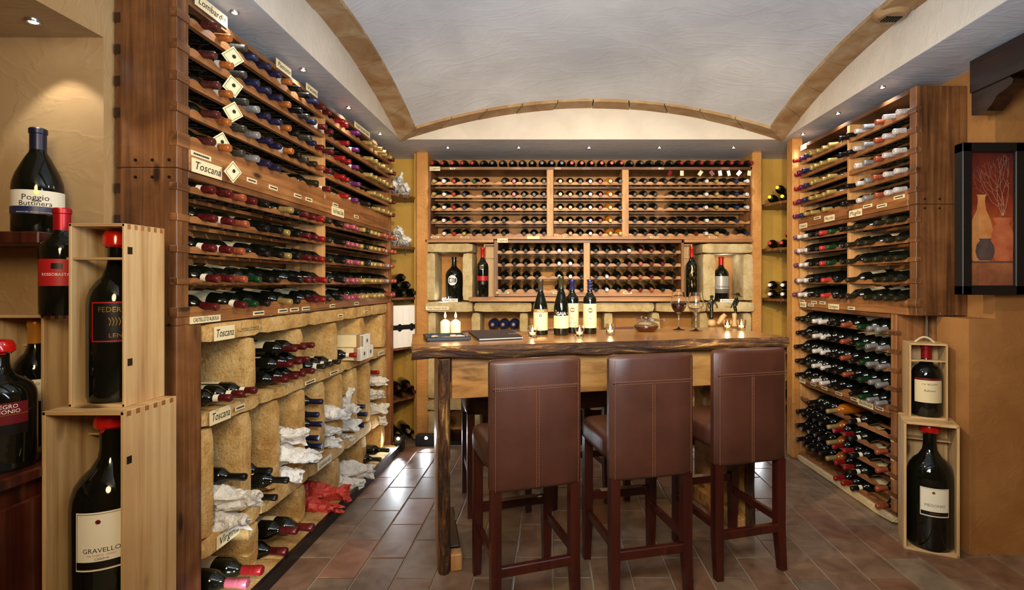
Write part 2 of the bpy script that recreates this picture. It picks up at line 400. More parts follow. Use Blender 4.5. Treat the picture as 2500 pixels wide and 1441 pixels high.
CAPS = {'k': ('black', (22, 20, 18)), 'v': ('olive-black', (44, 42, 26)), 'g': ('dark grey', (64, 62, 54)), 'G': ('green', (22, 66, 34)),
        'r': ('burgundy', (92, 24, 26)), 'R': ('red', (150, 28, 32)), 'n': ('plum-brown', (84, 40, 38)), 'o': ('orange', (186, 108, 52)),
        'c': ('copper', (166, 84, 56)), 'y': ('gold', (168, 144, 84)), 'b': ('navy', (36, 44, 76)), 'B': ('indigo', (40, 37, 68)),
        'p': ('violet', (96, 38, 92)), 'P': ('pink', (160, 78, 90)), 'w': ('white', (220, 214, 210)), 's': ('silver', (146, 146, 146)),
        'm': ('mauve', (108, 62, 88)), 'e': ('salmon-red', (196, 60, 56)), 'a': ('gold', (176, 150, 90)), 'q': ('yellow', (216, 196, 44))}
def bottle_meshes():
    P = prof('bordeaux', BL, BR, .0155)
    body = Geo().lathe(P, 18).mesh('bottle_body'); body.materials.append(MAT['bottle_glass'])
    body.set_sharp_from_angle(angle=R(50))
    amber = body.copy(); amber.materials.clear(); amber.materials.append(MAT['amber_glass'])
    cr = .0166
    cp = [(cr, .252), (cr, .292), (cr*1.03, .293), (cr, .296), (cr, .301), (cr*1.03, .302), (cr*1.08, .310), (cr*1.08, .327), (cr*.9, .3315), (cr*.55, .331), (0, .332)]
    cap = Geo().lathe([(r, z) for r, z in cp], 16).mesh('bottle_capsule'); cap.materials.append(MAT['foil']); cap.set_sharp_from_angle(angle=R(40))
    band = Geo().lathe([(cr+.0004, .256), (cr+.0004, .280)], 16).mesh('neck_band'); band.materials.append(MAT['paper'])
    lab = patch(BR+.0005, .06, .16, -70, 70, 8).mesh('bottle_label'); lab.materials.append(MAT['cream_label'])
    return body, amber, cap, band, lab
BODY, AMBER, CAPM, BAND, LABM = bottle_meshes()
SPEC = []
def want(tip, d, code, label, group, band=False, sc=1.0, lab=True):
    if code == '.': return
    SPEC.append((Vector(tip), Vector(d).normalized(), code, label, group, band, sc, lab))
def quat(d, spin):
    q = d.to_track_quat('Z', 'Y'); return q @ Matrix.Rotation(spin, 3, 'Z').to_quaternion()
def flush_bottles(limit):
    SPEC.sort(key=lambda t: t[0].y - (.5 if t[6] > 1.05 else 0))
    for i, (tip, d, code, label, group, band, sc, lab) in enumerate(SPEC[:limit]):
        o = bpy.data.objects.new('wine_bottle', AMBER if code == 'a' else BODY); col.objects.link(o)
        o.rotation_mode = 'QUATERNION'; o.rotation_quaternion = quat(d, random.uniform(-.9, .9)+math.pi/2)
        o.location = (tip-d*BL*sc)*S; o.scale = (sc,)*3
        props(o, label, 'wine bottle', group)
        c = bpy.data.objects.new('capsule', CAPM); col.objects.link(c); c.parent = o; c.color = lin(*CAPS[code][1])
        if band:
            b = bpy.data.objects.new('neck_band', BAND); col.objects.link(b); b.parent = o
        if lab:
            l = bpy.data.objects.new('bottle_label', LABM); col.objects.link(l); l.parent = o
    rest = SPEC[limit:]
    # everything past the nearest ones: one mesh
    seg = 12; P = prof('bordeaux', BL, BR, .0155); cr = .0166
    CP = [(cr, .252), (cr*1.02, .306), (cr*1.08, .310), (cr*1.08, .327), (cr*.9, .3315), (0, .332)]
    vs = []; fs = []; mi = []; cols = []
    for tip, d, code, *_r in rest:
        sc = _r[3]; M = quat(d, 0).to_matrix(); base = tip-d*BL*sc
        for pr, m_, cc in ((P[:-5], 1 if code == 'a' else 0, (0, 0, 0, 1)), (CP, 2, lin(*CAPS[code][1]))):
            o0 = len(vs)
            for r, z in pr:
                for k in range(seg):
                    a = 2*math.pi*k/seg; vs.append((base+M @ Vector((r*math.cos(a), r*math.sin(a), z))*sc)*S); cols.extend(cc)
            for i in range(len(pr)-1):
                for k in range(seg):
                    fs.append((o0+i*seg+k, o0+i*seg+(k+1) % seg, o0+(i+1)*seg+(k+1) % seg, o0+(i+1)*seg+k)); mi.append(m_)
    me = bpy.data.meshes.new('wine_bottles'); me.from_pydata(vs, [], fs)
    me.polygons.foreach_set('material_index', mi); me.polygons.foreach_set('use_smooth', [True]*len(fs))
    ca = me.color_attributes.new('Col', 'FLOAT_COLOR', 'POINT'); ca.data.foreach_set('color', cols); me.update()
    me.set_sharp_from_angle(angle=R(50))
    o = link('wine_bottles', me, ['bottle_glass', 'amber_glass', 'foil_print'])
    props(o, 'the many smaller wine bottles lying in the far racks of the cellar', 'wine bottles', None, 'stuff')
ORD = ['nearest', 'second', 'third', 'fourth', 'fifth', 'sixth', 'seventh', 'eighth', 'ninth', 'tenth', 'eleventh', 'twelfth', 'thirteenth', 'fourteenth', 'fifteenth', 'sixteenth']
ROWN = ['top', 'second', 'middle', 'fourth', 'bottom']

# ------------------------------------------------------------------ setting: floor
fl = Geo().box(-3.2, 3.6, -1.6, 5.9, -.12, -.006).build('floor', 'grout'); props(fl, kind='structure')
tile_full = Geo().box(.004, .201, .004, .406, -.02, 0, bev=.003).mesh('floor_tile'); tile_full.materials.append(MAT['terracotta'])
c0 = 1.855-.205*17
for ci in range(21):
    x = c0+ci*.205
    for r in range(11):
        y = 1.065+.41*r+(.205 if ci % 2 else 0)+.058
        if x < -1.48 and y > 2.2: continue
        if y > 5.1: continue
        o = bpy.data.objects.new('floor_tile', tile_full); col.objects.link(o); o.parent = fl
        o.location = Vector((x, y, random.uniform(-.0012, .0012)))*S
# ------------------------------------------------------------------ walls
def wallbox(name, mat, x0, x1, y0, y1, z0, z1, parent=None):
    o = Geo().box(x0, x1, y0, y1, z0, z1).build(name, mat, parent)
    if not parent: props(o, kind='structure')
    return o
wallbox('wall_back', 'brown_plaster', -2.0, 2.7, 5.48, 5.75, 0, 2.9)
wl = wallbox('wall_left', 'brown_plaster', -2.1, -1.86, 2.16, 5.75, 0, 2.9)
# niche in the left wall: end wall, soffit, and the wall over it
nw = wallbox('wall_niche', 'wall_plaster', -3.0, -1.80, 2.143, 2.40, 0, 3.0)
wallbox('niche_lintel', 'wall_plaster', -3.0, -1.80, -1.6, 2.143, 2.52, 3.0, nw)
wallbox('niche_back', 'brown_plaster', -3.1, -2.9, -1.6, 2.143, 0, 2.6, nw)
wr = wallbox('wall_right', 'brown_plaster', 2.50, 2.75, 3.1, 5.75, 0, 2.9)
w2 = wallbox('wall_right_end', 'brown_plaster', 2.355, 3.6, 3.0, 3.25, 0, 1.33)
wallbox('wall_upper', 'brown_plaster', 2.502, 3.6, 3.0, 3.25, 1.33, 3.3, w2)
wallbox('wall_right_near', 'brown_plaster', 3.4, 3.6, -1.6, 3.0, 0, 3.3)
wallbox('wall_front', 'brown_plaster', -3.1, 3.6, -1.8, -1.6, 0, 3.3)
# corner recesses
cl = wallbox('wall_corner_left', 'yellow_plaster', -1.86, -1.80, 4.95, 5.48, 0, 2.8)
wallbox('recess_back', 'yellow_plaster', -1.86, -1.30, 5.44, 5.48, 0, 2.8, cl)
wallbox('recess_side', 'yellow_plaster', -1.34, -1.30, 5.22, 5.48, 0, 2.8, cl)
cr_ = wallbox('wall_corner_right', 'yellow_plaster', 2.44, 2.50, 4.6, 5.48, 0, 2.8)
wallbox('recess_back', 'yellow_plaster', 2.03, 2.50, 5.44, 5.48, 0, 2.8, cr_)
wallbox('recess_side', 'yellow_plaster', 2.02, 2.06, 5.22, 5.48, 0, 2.8, cr_)
for i, (a, b, c, d) in enumerate(((-1.30, -1.185, 5.12, 5.5), (1.94, 2.035, 5.12, 5.5), (2.105, 2.2, 4.635, 4.76))):
    o = Geo().box(a, b, c, d, 0, 2.80, bev=.012).build('trim_%d' % (i+1), 'orange_plaster'); props(o, kind='structure')
# ------------------------------------------------------------------ ceiling
XC, XH, YC, YH = .36, 1.69, 3.0, 1.70
def arch(t): return 2.79+.295*(1-t*t)
g = Geo(); N = 36; vs = []; fs = []
KX = 1-.185/1.69; xa, xb, ya, yb = XC-XH*KX-.012, XC+XH*KX+.012, 3.0-YH*KX-.012, 3.0+YH*KX+.012
for i in range(N+1):
    for j in range(N+1):
        x = xa+(xb-xa)*i/N; y = ya+(yb-ya)*j/N; u = (x-XC)/XH; v = (y-YC)/YH
        vs.append((x, y, 2.742+.295*(1-u*u)+.295*(1-v*v)))
for i in range(N):
    for j in range(N): fs.append((i*(N+1)+j, i*(N+1)+j+1, (i+1)*(N+1)+j+1, (i+1)*(N+1)+j))
ceil = g.add(vs, fs, 0, True).build('ceiling', 'vault_plaster', fix=False); props(ceil, kind='structure')
SOF = 2.80
g = Geo()
g.box(-2.0, 2.7, 4.70, 5.75, SOF, SOF+.12); g.box(-1.86, -1.34, -1.6, 4.70, SOF, SOF+.12)
g.box(2.05, 3.6, -1.6, 4.70, SOF, SOF+.12); g.box(-1.34, 2.05, -1.6, 1.3, SOF, SOF+.12)
g.build('soffit', 'vault_plaster', ceil)
def lunette(parent):
    # vertical plaster between the soffit edge and the arch ribs
    g = Geo(); n_ = 28
    def strip(P):
        vs = []
        for k in range(n_+1):
            t = -1+2*k/n_; vs += [P(t, SOF-.0), P(t, arch(t)+.03)]
        g.add(vs, [(2*k, 2*k+2, 2*k+3, 2*k+1) for k in range(n_)])
    strip(lambda t, z: (XC+t*XH, 4.695, z)); strip(lambda t, z: (-1.335, YC+t*YH, z)); strip(lambda t, z: (2.045, YC+t*YH, z)); strip(lambda t, z: (XC+t*XH, 1.305, z))
    g.build('lunette', 'white_plaster', parent)
lunette(ceil)
def rib(num, P, t0=-1, t1=1, cnt=10):
    root = empty('trim_%d' % num, (0, 0, 0), kind='structure')
    for k in range(cnt):
        a = t0+(t1-t0)*k/cnt+.003; b = t0+(t1-t0)*(k+1)/cnt-.003; sub = 3; jit = random.uniform(-.004, .004)
        vs = []; fs = []
        for q in range(sub+1):
            t = a+(b-a)*q/sub
            for off, dz in ((0, 0), (1, 0), (1, .06), (0, .06)):
                vs.append(P(t, off, arch(t*mitre(t, off))-.012+jit+dz))
        for q in range(sub):
            o = q*4
            for m in range(4): fs.append((o+m, o+(m+1) % 4, o+4+(m+1) % 4, o+4+m))
        fs += [(0, 1, 2, 3), (sub*4+3, sub*4+2, sub*4+1, sub*4)]
        Geo().add(vs, fs).build('rib_stone', 'rib_stone', root)
W_ = .185
def mitre(t, o): return 1-(W_*o/1.69)  # same inset as the vault edge   # inner edge is shorter, so the corners meet on the diagonal
rib(4, lambda t, o, z: (XC+t*XH*mitre(t, o), 4.70-W_*o, z))
rib(5, lambda t, o, z: (-1.335+W_*o, YC+t*YH*mitre(t, o), z), cnt=10)
rib(6, lambda t, o, z: (2.045-W_*o, YC+t*YH*mitre(t, o), z), cnt=10)
# vent set into the right-hand rib
vx, vy, vz = 1.95, 3.05, 3.075
g = Geo(); g.lathe([(.02, -.03), (.075, -.028), (.095, -.005), (.1, .02)], 20); vent = g.build('ceiling_vent', 'rib_stone', None, (vx, vy, vz))
props(vent, 'round plaster-coloured vent set in the right ceiling rib', 'vent')
g = Geo()
for k in range(6): g.box(-.045+k*.016, -.036+k*.016, -.03, .03, -.036, -.026)
g.build('grille', 'iron', vent)
# recessed LED spots
def led(x, y, z, label, r=.011, group=None):
    g = Geo(); g.lathe([(r, .0), (r*1.5, -.004), (r*1.7, .0), (r*1.7, .012)], 16)
    o = g.build('ceiling_spot', 'steel', None, (x, y, z)); props(o, label, 'spotlight', group)
    Geo().lathe([(0, -.002), (r, -.002)], 16).build('lamp_lens', 'led', o, fix=False)
for k, (x, y) in enumerate(LEFT_SPOTS): led(x, y, SOF-.008, 'small round LED spot over left rack, %s from camera' % ORD[k], group='ceiling spots')
for k, (x, y) in enumerate(BACK_SPOTS): led(x, y, SOF-.008, 'small round LED spot over back rack, %s from the left' % (['first']+ORD[1:])[k], group='ceiling spots')
for k, (x, y) in enumerate(RIGHT_SPOTS): led(x, y, SOF-.008, 'small round LED spot over right rack, %s' % ['farthest from camera', 'middle one', 'nearest the camera'][k], group='ceiling spots')
led(NICHE_SPOT[0], NICHE_SPOT[1], 2.512, 'bright round LED spot in the niche soffit above the dark-labelled jeroboam', .014)
# dark beam and corbel, upper right
bm_ = Geo().prism([(2.36, 2.60), (2.50, 2.60), (2.50, 2.78), (2.36, 2.78)], 1.2, 3.0).build('ceiling_beam', 'dark_beam_wood')
props(bm_, 'dark brown wooden ceiling beam at the upper right above its corbel', 'beam')
pr = [(3.0, 2.60), (3.0, 2.475), (2.965, 2.465), (2.90, 2.47), (2.86, 2.495), (2.83, 2.53), (2.77, 2.545), (2.735, 2.56), (2.73, 2.58), (2.75, 2.60)]
cb = Geo().prism(pr, 2.37, 2.46, axis='X').build('beam_corbel', 'dark_beam_wood'); props(cb, 'scroll-cut dark wooden corbel under the ceiling beam at right', 'corbel')

# ------------------------------------------------------------------ racks
TILT = .125
def card(root, x, z, txt, w_, h_=.05, y=-.004, shear=.25, mat='card', size=None, tilt=0, z_off=0):
    c = Geo().box(-w_/2, w_/2, -.003, 0, -h_/2, h_/2).build('name_card', mat, root, (x, y, z), (0, tilt, 0))
    if txt: flat_text(txt, size or h_*.8, 'ink', c, (0, -.0045, 0), shear, fit=w_*.84)
    return c
def tag_small(root, x, z, y=-.004, w_=.085, h_=.022):
    c = Geo().box(-w_/2, w_/2, -.002, 0, -h_/2, h_/2).build('price_tag', 'card', root, (x, y, z))
    g = Geo()
    xx = -w_*.38
    while xx < w_*.36:
        d = random.uniform(.005, .011); g.box(xx, xx+d, -.0032, -.002, -.004, .004); xx += d+.003
    g.build('print_line', 'ink', c)
def rack(name, loc, yaw, label, L, z0, z1, depth, divs, rows, bays, thin=.015, thick=.07, ax='Y', tick=.035, ends=(1, 1), board=None, front=0):
    """local x along the rack, y into the wall, z up. bays = [(x0, x1, first slot x, pitch, [codes per row])]"""
    root = empty(name, loc, yaw, label, 'wine rack')
    W = 'rack_wood_'
    if ends[0]: Geo().box(0, thick, 0, depth, z0, z1, bev=.003).build('side_panel', 'panel_wood_Z', root)
    if ends[1]: Geo().box(L-thick*.6, L, 0, depth, z0, z1, bev=.003).build('side_panel', 'rack_wood_Z', root)
    for d in divs: Geo().box(d-tick/2, d+tick/2, .004, depth, z0, z1-.02, bev=.002).build('divider', 'light_wood_Z', root)
    Geo().box(thick*.99 if ends[0] else 0, L-(thick if front else 0), .0, depth, z1-.028, z1, bev=.002).build('top_board', 'panel_wood_'+ax, root)
    if board: Geo().box(thick*.99 if ends[0] else 0, L-(thick if front else 0), -.003, depth, z0, z0+board[0], bev=.002).build('bottom_board', 'rack_wood_'+ax, root)
    M = Matrix.Translation(Vector(loc)) @ Matrix.Rotation(yaw, 4, 'Z')
    for bi, (x0, x1, s0, pitch, codes, bname, rev) in enumerate(bays):
        for ri, zt in enumerate(rows):
            zr = zt+.065*TILT-.017
            last = ri == len(rows)-1
            # scalloped front rail
            n_ = max(8, int((x1-x0)/pitch*8)); top = []
            for k in range(n_+1):
                x = x0+(x1-x0)*k/n_; ph = (x-s0)/pitch*2*math.pi
                h = .019*(.5-.5*math.cos(ph)); h = h if h < .013 else .013+(h-.013)*.3
                top.append((x, zr+h))
            lo = zr-thin if not (last and board) else z0+board[0]
            g = Geo(); vs = []; fs = []
            for x, z in top: vs += [(x, -.001, z), (x, .022, z), (x, .022, lo), (x, -.001, lo)]
            for k in range(n_):
                o = 4*k
                for m in range(4): fs.append((o+m, o+(m+1) % 4, o+4+(m+1) % 4, o+4+m))
            fs += [(0, 1, 2, 3), (4*n_+3, 4*n_+2, 4*n_+1, 4*n_)]
            g.add(vs, fs).build('front_rail', W+ax, root)
            zb = zt+.235*TILT-.046
            Geo().box(x0, x1, .16, .18, zb-.014, zb+.004).build('back_rail', W+ax, root)
            if front and bi == 0:   # tenon that shows through the near post
                Geo().box(-.004 if front > 0 else L-thick, thick if front > 0 else L+.004, -.006, .03, lo, zr+.014, bev=.002).build('tenon', 'panel_wood_'+ax, root)
            cs = codes[ri]; present = [i for i, c in enumerate(cs) if c != '.']
            order = present[::-1] if rev else present
            for i in present:
                c = cs[i]; out = .06+random.uniform(-.012, .012)
                lx = s0+i*pitch; tilt = TILT+random.uniform(-.02, .02); yw = random.uniform(-.03, .03)
                tip = M @ Vector((lx, -out, zt)); d = (M.to_3x3() @ Vector((yw, -1, -tilt)))
                k = order.index(i)
                lab = '%s-capped bottle, %s from %s, %s row of %s' % (CAPS[c][0], ORD[k] if k else 'first', 'near end', ROWN[ri], bname)
                want(tip, d, c, lab, 'wine bottles in '+bname, band=(c in 'rpo' and (ri+i) % 3 != 1) or (c == 'R' and 'lower near' in bname) or (c == 'k' and 'low end' in bname))
    return root
yl = R(90)-math.atan(.0192)
LL = 4.93-2.178
lu = ['nogbBBokkbrr', 'nogbBBokgbrr', 'nogsBBokgbrr', 'nogsBBokgvcr', 'nogsBB...v.r']
lf = ['.RR.p..yyyyyyr', '..R.p..yyyyyyr', '.RR.p..yyyyyyr', '.RR.p...yyyyyr', '..R.p.k..yyyyr']
rk = rack('wine_rack', (-1.53, 2.178, 0), yl, 'tall upper left wine rack of stained wood with price cards', LL, 2.005, 2.735, .255, [1.366],
          [2.655, 2.528, 2.397, 2.268, 2.150], [(.07, 1.35, .16, .107, lu, 'upper left rack near bay', False), (1.385, 2.70, 1.43, .096, lf, 'upper left rack far bay', False)], thin=.024, front=1, board=(.09,), ends=(1, 1))
RKU = rk
ll = ['rrcrk.ykrrRv', 'rrc.kkykrrRv', 'rrc.kkykrrRv', 'rrcGkk.krrRv', 'r.rGk.yk.rRv']
lg = ['.kPPPyvyyycscc', '.kPPPyvyyycscc', '.kPPPyvyyycscc', '.kPPPy.yyycscc', '.kPPPyy.yyy.cc']
rk = rack('wine_rack', (-1.53, 2.178, 0), yl, 'lower left wine rack of stained wood standing on the stone shelving', LL, 1.355, 2.003, .255, [1.366],
          [1.938, 1.812, 1.682, 1.548, 1.425], [(.07, 1.35, .16, .107, ll, 'middle left rack near bay', False), (1.385, 2.70, 1.43, .096, lg, 'middle left rack far bay', False)], front=1, board=(.035,))
RKL = rk
# cards on the left racks (local x = distance along the rack)
card(RKU, .21, 2.752, 'Lombardia', .22, .055, tilt=.0)
card(RKU, .83, 2.745, 'Piemonte', .16, .05); card(RKU, 1.17, 2.742, 'Veneto', .15, .045); card(RKU, 2.02, 2.738, 'Friuli Venezia Giulia', .32, .045)
card(RKU, .18, 2.035, 'Toscana', .2, .06); tag_small(RKU, .14, 2.085, w_=.13)
for x in (.52, .72, .99, 1.13): tag_small(RKU, x, 2.05)
card(RKU, 1.56, 2.03, 'Friuli Venezia Giulia', .2, .06); tag_small(RKU, 1.52, 2.075); tag_small(RKU, 1.9, 2.04)
card(RKL, .17, 1.372, "CASTELLO D'ALBOLA", .2, .03, shear=0)
for x in (.58, .82, .95, 1.09): tag_small(RKL, x, 1.376, w_=.1)
for x in (1.47, 1.9): tag_small(RKL, x, 1.376)
# screw heads on the split of the near side panel
for z in (2.035, 1.965, 1.36):
    for yy in (.03, .10, .17): Geo().lathe([(0, 0), (.006, 0), (.006, .003)], 10).build('screw', 'screw_metal', RKU if z > 2 else RKL, (-.001, yy, z), (0, R(-90), 0))
for z in (2.62, 2.49, 2.36, 2.23): Geo().box(-.003, .02, .235, .258, z-.02, z+.02).build('tenon', 'dark_beam_wood', RKU)
for z in (1.92, 1.79, 1.66, 1.53): Geo().box(-.003, .02, .235, .258, z-.02, z+.02).build('tenon', 'dark_beam_wood', RKL)

yr = -R(90)+math.atan(.0231)
RL = 4.63-3.186
def rp(rows_): return [s[::-1] for s in rows_]
ru = rp(['wwcswk']*2+['wwcsw.']*1+['wwcswk']*2); rf = rp(['k.yyyybpR', 'k.yyyybpR', '..yyyybpR', '..yyyybpR', 'k..y.yybp.'[:9]])
rk = rack('wine_rack', (2.153, 4.63, 0), yr, 'upper right wine rack of stained wood under the ceiling', RL, 2.005, 2.715, .30, [.74],
          [2.585, 2.465, 2.343, 2.222, 2.105], [(.035, .72, .04, .088, rf, 'upper right rack far bay', True), (.755, 1.38, .83, .103, ru, 'upper right rack near bay', True)], thin=.022, front=-1, board=(.075,), thick=.07, ends=(0, 0))
RRU = rk
Geo().box(RL-.06, RL, 0, .31, 2.005, 2.715, bev=.003).build('side_panel', 'panel_wood_Z', RRU)
Geo().box(0, .035, 0, .31, 2.005, 2.715, bev=.003).build('side_panel', 'light_wood_Z', RRU)
r2 = rp(['vvv.vv']+['vv.vvv']+['vvvv.v', 'vvv..v', 'vvvv.v']); r3 = rp(['k.GekkwwM', 'k.GekkwwM', 'k.GekkwwM', '.k.ekkwwM', 'kk.ekkwwM']); r3 = [s.replace('M', 'm') for s in r3]
rk = rack('wine_rack', (2.153, 4.63, 0), yr, 'middle right wine rack whose near end panel hangs above the crates', RL, 1.335, 2.003, .30, [.74],
          [1.922, 1.803, 1.684, 1.552, 1.432], [(.035, .72, .04, .088, r3, 'middle right rack far bay', True), (.755, 1.38, .83, .103, r2, 'middle right rack near bay', True)], front=-1, board=(.05,), thick=.07, ends=(0, 0))
RRM = rk
Geo().box(RL-.06, RL, 0, .31, 1.335, 2.003, bev=.003).build('side_panel', 'panel_wood_Z', RRM)
Geo().box(0, .035, 0, .31, 1.335, 2.003, bev=.003).build('side_panel', 'light_wood_Z', RRM)
RB = 4.63-3.37
b1 = rp(['ssG.ckkwwvkk', 'ssGkckkwwvkk', 'ssGkckkwwvkk', 'ssGkckkwwvkk', 'ssGk.kkwwvkk'])
rk = rack('wine_rack', (2.157, 4.63, 0), yr, 'lower right wine rack on a white plinth, first section below the hanging case', RB, .69, 1.333, .28, [],
          [1.225, 1.105, .985, .865, .745], [(.03, RB-.06, .06, .1, b1, 'lower right rack', True)], front=-1, board=(.025,), thick=.07, ends=(0, 0))
RB1 = rk
b2 = rp(['...k..akkk..', 'c..kRRakkkkk', 'c..kRRakkkkk', 'c..kRRakkkkk', 'c..kRR......'])
rk = rack('wine_rack', (2.157, 4.63, 0), yr, 'bottom right wine rack with amber and red-capped bottles above white plinth', RB, .05, .688, .28, [],
          [.55, .43, .31, .19, .075], [(.03, RB-.06, .06, .1, b2, 'bottom right rack low end', True)], front=-1, board=(.01,), thick=.07, ends=(0, 0))
RB2 = rk
for r_, a, b in ((RB1, .69, 1.335), (RB2, .05, .69)):
    Geo().box(RB-.055, RB, 0, .29, a, b, bev=.003).build('side_panel', 'light_wood_Z' if r_ is None else 'rack_wood_Z', r_)
    Geo().box(0, .03, 0, .29, a, b, bev=.003).build('side_panel', 'light_wood_Z', r_)
for z in (.17, .29, .41, .53): Geo().box(RB-.05, RB-.02, -.004, .01, z-.015, z+.015).build('tenon', 'pine_Z', RB2)
o = stone('plinth', 0, RB, -.03, .3, 0, .05, None, 'plinth_plaster', amp=.004)
o.location = Vector((2.157-.03, 4.63, 0))*S; o.rotation_euler = (0, 0, yr); o.name = 'trim_7'; props(o, kind='structure')
card(RRU, .1, 2.69, 'Sicilia', .1, .045); card(RRU, .62-.12, 2.035, 'Marche', .14, .045); card(RRU, .09, 2.02, 'Campania', .13, .04); card(RRU, .84, 2.03, 'Puglia', .15, .05)
for x, z in ((.32, 2.06), (.98, 2.06), (1.13, 2.04), (1.3, 2.07)): tag_small(RRU, x, z, w_=.1)
card(RRM, .09, 1.35, 'Abruzzo', .1, .045); card(RRM, .56, 1.352, 'Sardegna', .14, .04)
for x, z in ((.07, 1.378), (.27, 1.375), (.4, 1.375), (.22, 1.35), (.79, 1.35)): tag_small(RRM, x, z)
card(RB1, .07, .70, 'Umbria', .1, .045); card(RB1, .95, .695, 'Basilicata', .17, .04)
for x in (.25, .42, .62, .82, 1.1): tag_small(RB1, x, .70)
for z in (1.98, 2.035): 
    for yy in (.05, .14, .24): Geo().lathe([(0, 0), (.006, 0), (.006, .003)], 10).build('screw', 'screw_metal', RRM if z < 2 else RRU, (RL+.001, yy, z), (0, R(90), 0))
for yy in (.05, .14, .24): Geo().lathe([(0, 0), (.006, 0), (.006, .003)], 10).build('screw', 'steel', RRM, (RL+.001, yy, 1.35), (0, R(90), 0))
o = Geo().tube([(2.345, 3.32, 1.335), (2.345, 3.32, .75)], .008).build('cable_conduit', 'steel'); props(o, 'thin grey pipe hanging behind the small crate at right', 'pipe')

# back rack
def bx(x): return (x-1345)/1300*5.14
X0 = bx(1043); XL = bx(1838)-X0
k1 = ['ywRbGo.kPkkk', 'ywRb.kkkPkkk', 'ywRb.kkkPkkk', 'ywRb.kBk.kkk', '.wRykkBk.kkk']
k2 = ['yoksrak', 'yoksrak', 'yoksrak', 'yoksrak', '.oksraa']
k3 = ['kkkkkkkwykbw', 'kkk.kkkwykbw', 'kkk.kkBwykbw', 'kkkkkkrwykb.', 'kkkkkkrwyk.B']
rk = rack('wine_rack', (X0, 5.14, 0), 0, 'wide back wall wine rack of three bays under the ceiling spots', XL, 1.955, 2.655, .34, [bx(1343)-X0, bx(1527)-X0],
          [2.505, 2.38, 2.255, 2.128, 2.005], [(.04, bx(1334)-X0, bx(1062)-X0, .0957, k1, 'back rack left bay', False), (bx(1352)-X0, bx(1519)-X0, bx(1368)-X0, .0957, k2, 'back rack middle bay', False),
           (bx(1535)-X0, XL-.03, bx(1549)-X0, .0975, k3, 'back rack right bay', False)], ax='X', thick=.035, tick=.065, board=(.03,))
RKB = rk
card(RKB, bx(1062)-X0, 2.636, 'Calabria', .1, .04)
for x in (1105, 1362, 1614): tag_small(RKB, bx(x)-X0, 2.638, w_=.05, h_=.016)
for x in (1062, 1135, 1385, 1597, 1740): tag_small(RKB, bx(x)-X0, 1.975, w_=.08, h_=.016)
card(RKB, bx(1302)-X0, 1.972, None, .12, .03)
top = 'RRRRRkkkkkkbbbRRRRRRkkkkkRRRRRRRR'
for i, c in enumerate(top):
    x = bx(1057)+i*.0957
    want((x, 5.09, 2.683), (random.uniform(-.04, .04), -1, -.10), c, '%s-capped bottle on top of the back rack, %d along from the left' % (CAPS[c][0], i+1), 'bottles on the back rack', lab=False)
# small rack in front of the stone recess
Xs = bx(1207); Ls = bx(1667)-Xs
s1 = ['kkkkkwwk', 'kkkkkwwk', 'kkkk.wwk', 'kkkk.kBk']; s2 = ['kkkwcrrk', 'kkkrcrrk', 'kwkrcrrk', 'kwkrrckk']
rk = rack('wine_rack', (Xs, 5.10, 0), 0, 'small two-bay wine rack set between the two stone niches', Ls, 1.405, 1.945, .34, [bx(1432)-Xs],
          [1.838, 1.715, 1.592, 1.468], [(.035, bx(1424)-Xs, bx(1231)-Xs, .106, s1, 'small back rack left bay', False), (bx(1441)-Xs, Ls-.03, bx(1453)-Xs, .106, s2, 'small back rack right bay', False)],
          ax='X', thick=.04, tick=.06, board=(.035,))
card(rk, bx(1228)-Xs, 1.94, 'Calabria', .1, .04); tag_small(rk, bx(1228)-Xs, 1.44, w_=.12, h_=.016); tag_small(rk, bx(1530)-Xs, 1.44); tag_small(rk, bx(1360)-Xs, 1.44)
o = Geo().box(bx(1150), bx(1702), 5.0, 5.45, 1.358, 1.40, bev=.004).build('shelf_board', 'rack_wood_X'); props(o, 'stained wooden shelf board under the small back rack', 'shelf')
for a_, b_, nm in ((1040, 1205, 'left'), (1670, 1838, 'right')):
    o = Geo().box(bx(a_), bx(b_), 5.12, 5.46, 1.925, 1.953).build('rack_bearer', 'rack_wood_X'); props(o, 'stained wooden board over the %s stone niche' % nm, 'board')

# ------------------------------------------------------------------ stone shelving on the left
sl = empty('stone_shelving', (-1.53, 2.178, 0), yl, 'long tan tufa stone shelving under the left wine racks', 'stone shelving')
# the post below, near end of the stone shelving
Geo().box(0, .15, 0, .27, 0, 1.355, bev=.004).build('post', 'panel_wood_Z', sl, (0, 0, 0))
Geo().box(LL-.09, LL, -.02, .3, 0, 1.355, bev=.004).build('post', 'rack_wood_Z', sl, (0, 0, 0))
JB = [.152, .625, 1.165, 1.72, 2.26, LL-.095]
for (z0, z1) in ((1.26, 1.352), (.885, .955), (.30, .39)):
    for a, b in zip(JB[:-1], JB[1:]): stone('stone_block', a+.002, b-.002, 0, .32, z0, z1, sl)
for a in (.48, .98, 1.49, 2.01, 2.52): stone('stone_block', a, a+.105, .005, .31, .955, 1.26, sl)
for a in (.152, .445, .72, 1.02, 1.29, 1.58, 1.86, 2.14, 2.55): stone('stone_block', a, a+.10, .005, .31, .39, .885, sl)
for a in (.51, 1.02, 1.53, 2.05, 2.50): stone('stone_block', a, a+.10, .005, .31, .07, .30, sl)
Geo().box(.152, LL-.095, .315, .33, .07, 1.26).build('stone_back', 'tufa_stone', sl)
for a in range(5): stone('stone_base', .152+a*.5, .152+a*.5+.498, -.09, .32, .03, .07, sl)
o = Geo().box(.1, LL-.05, -.11, .3, 0, .03).build('kick_board', 'black_plastic', sl)
Geo().box(.1, LL-.05, -.115, -.09, 0, .066).build('kick_board', 'black_plastic', sl)
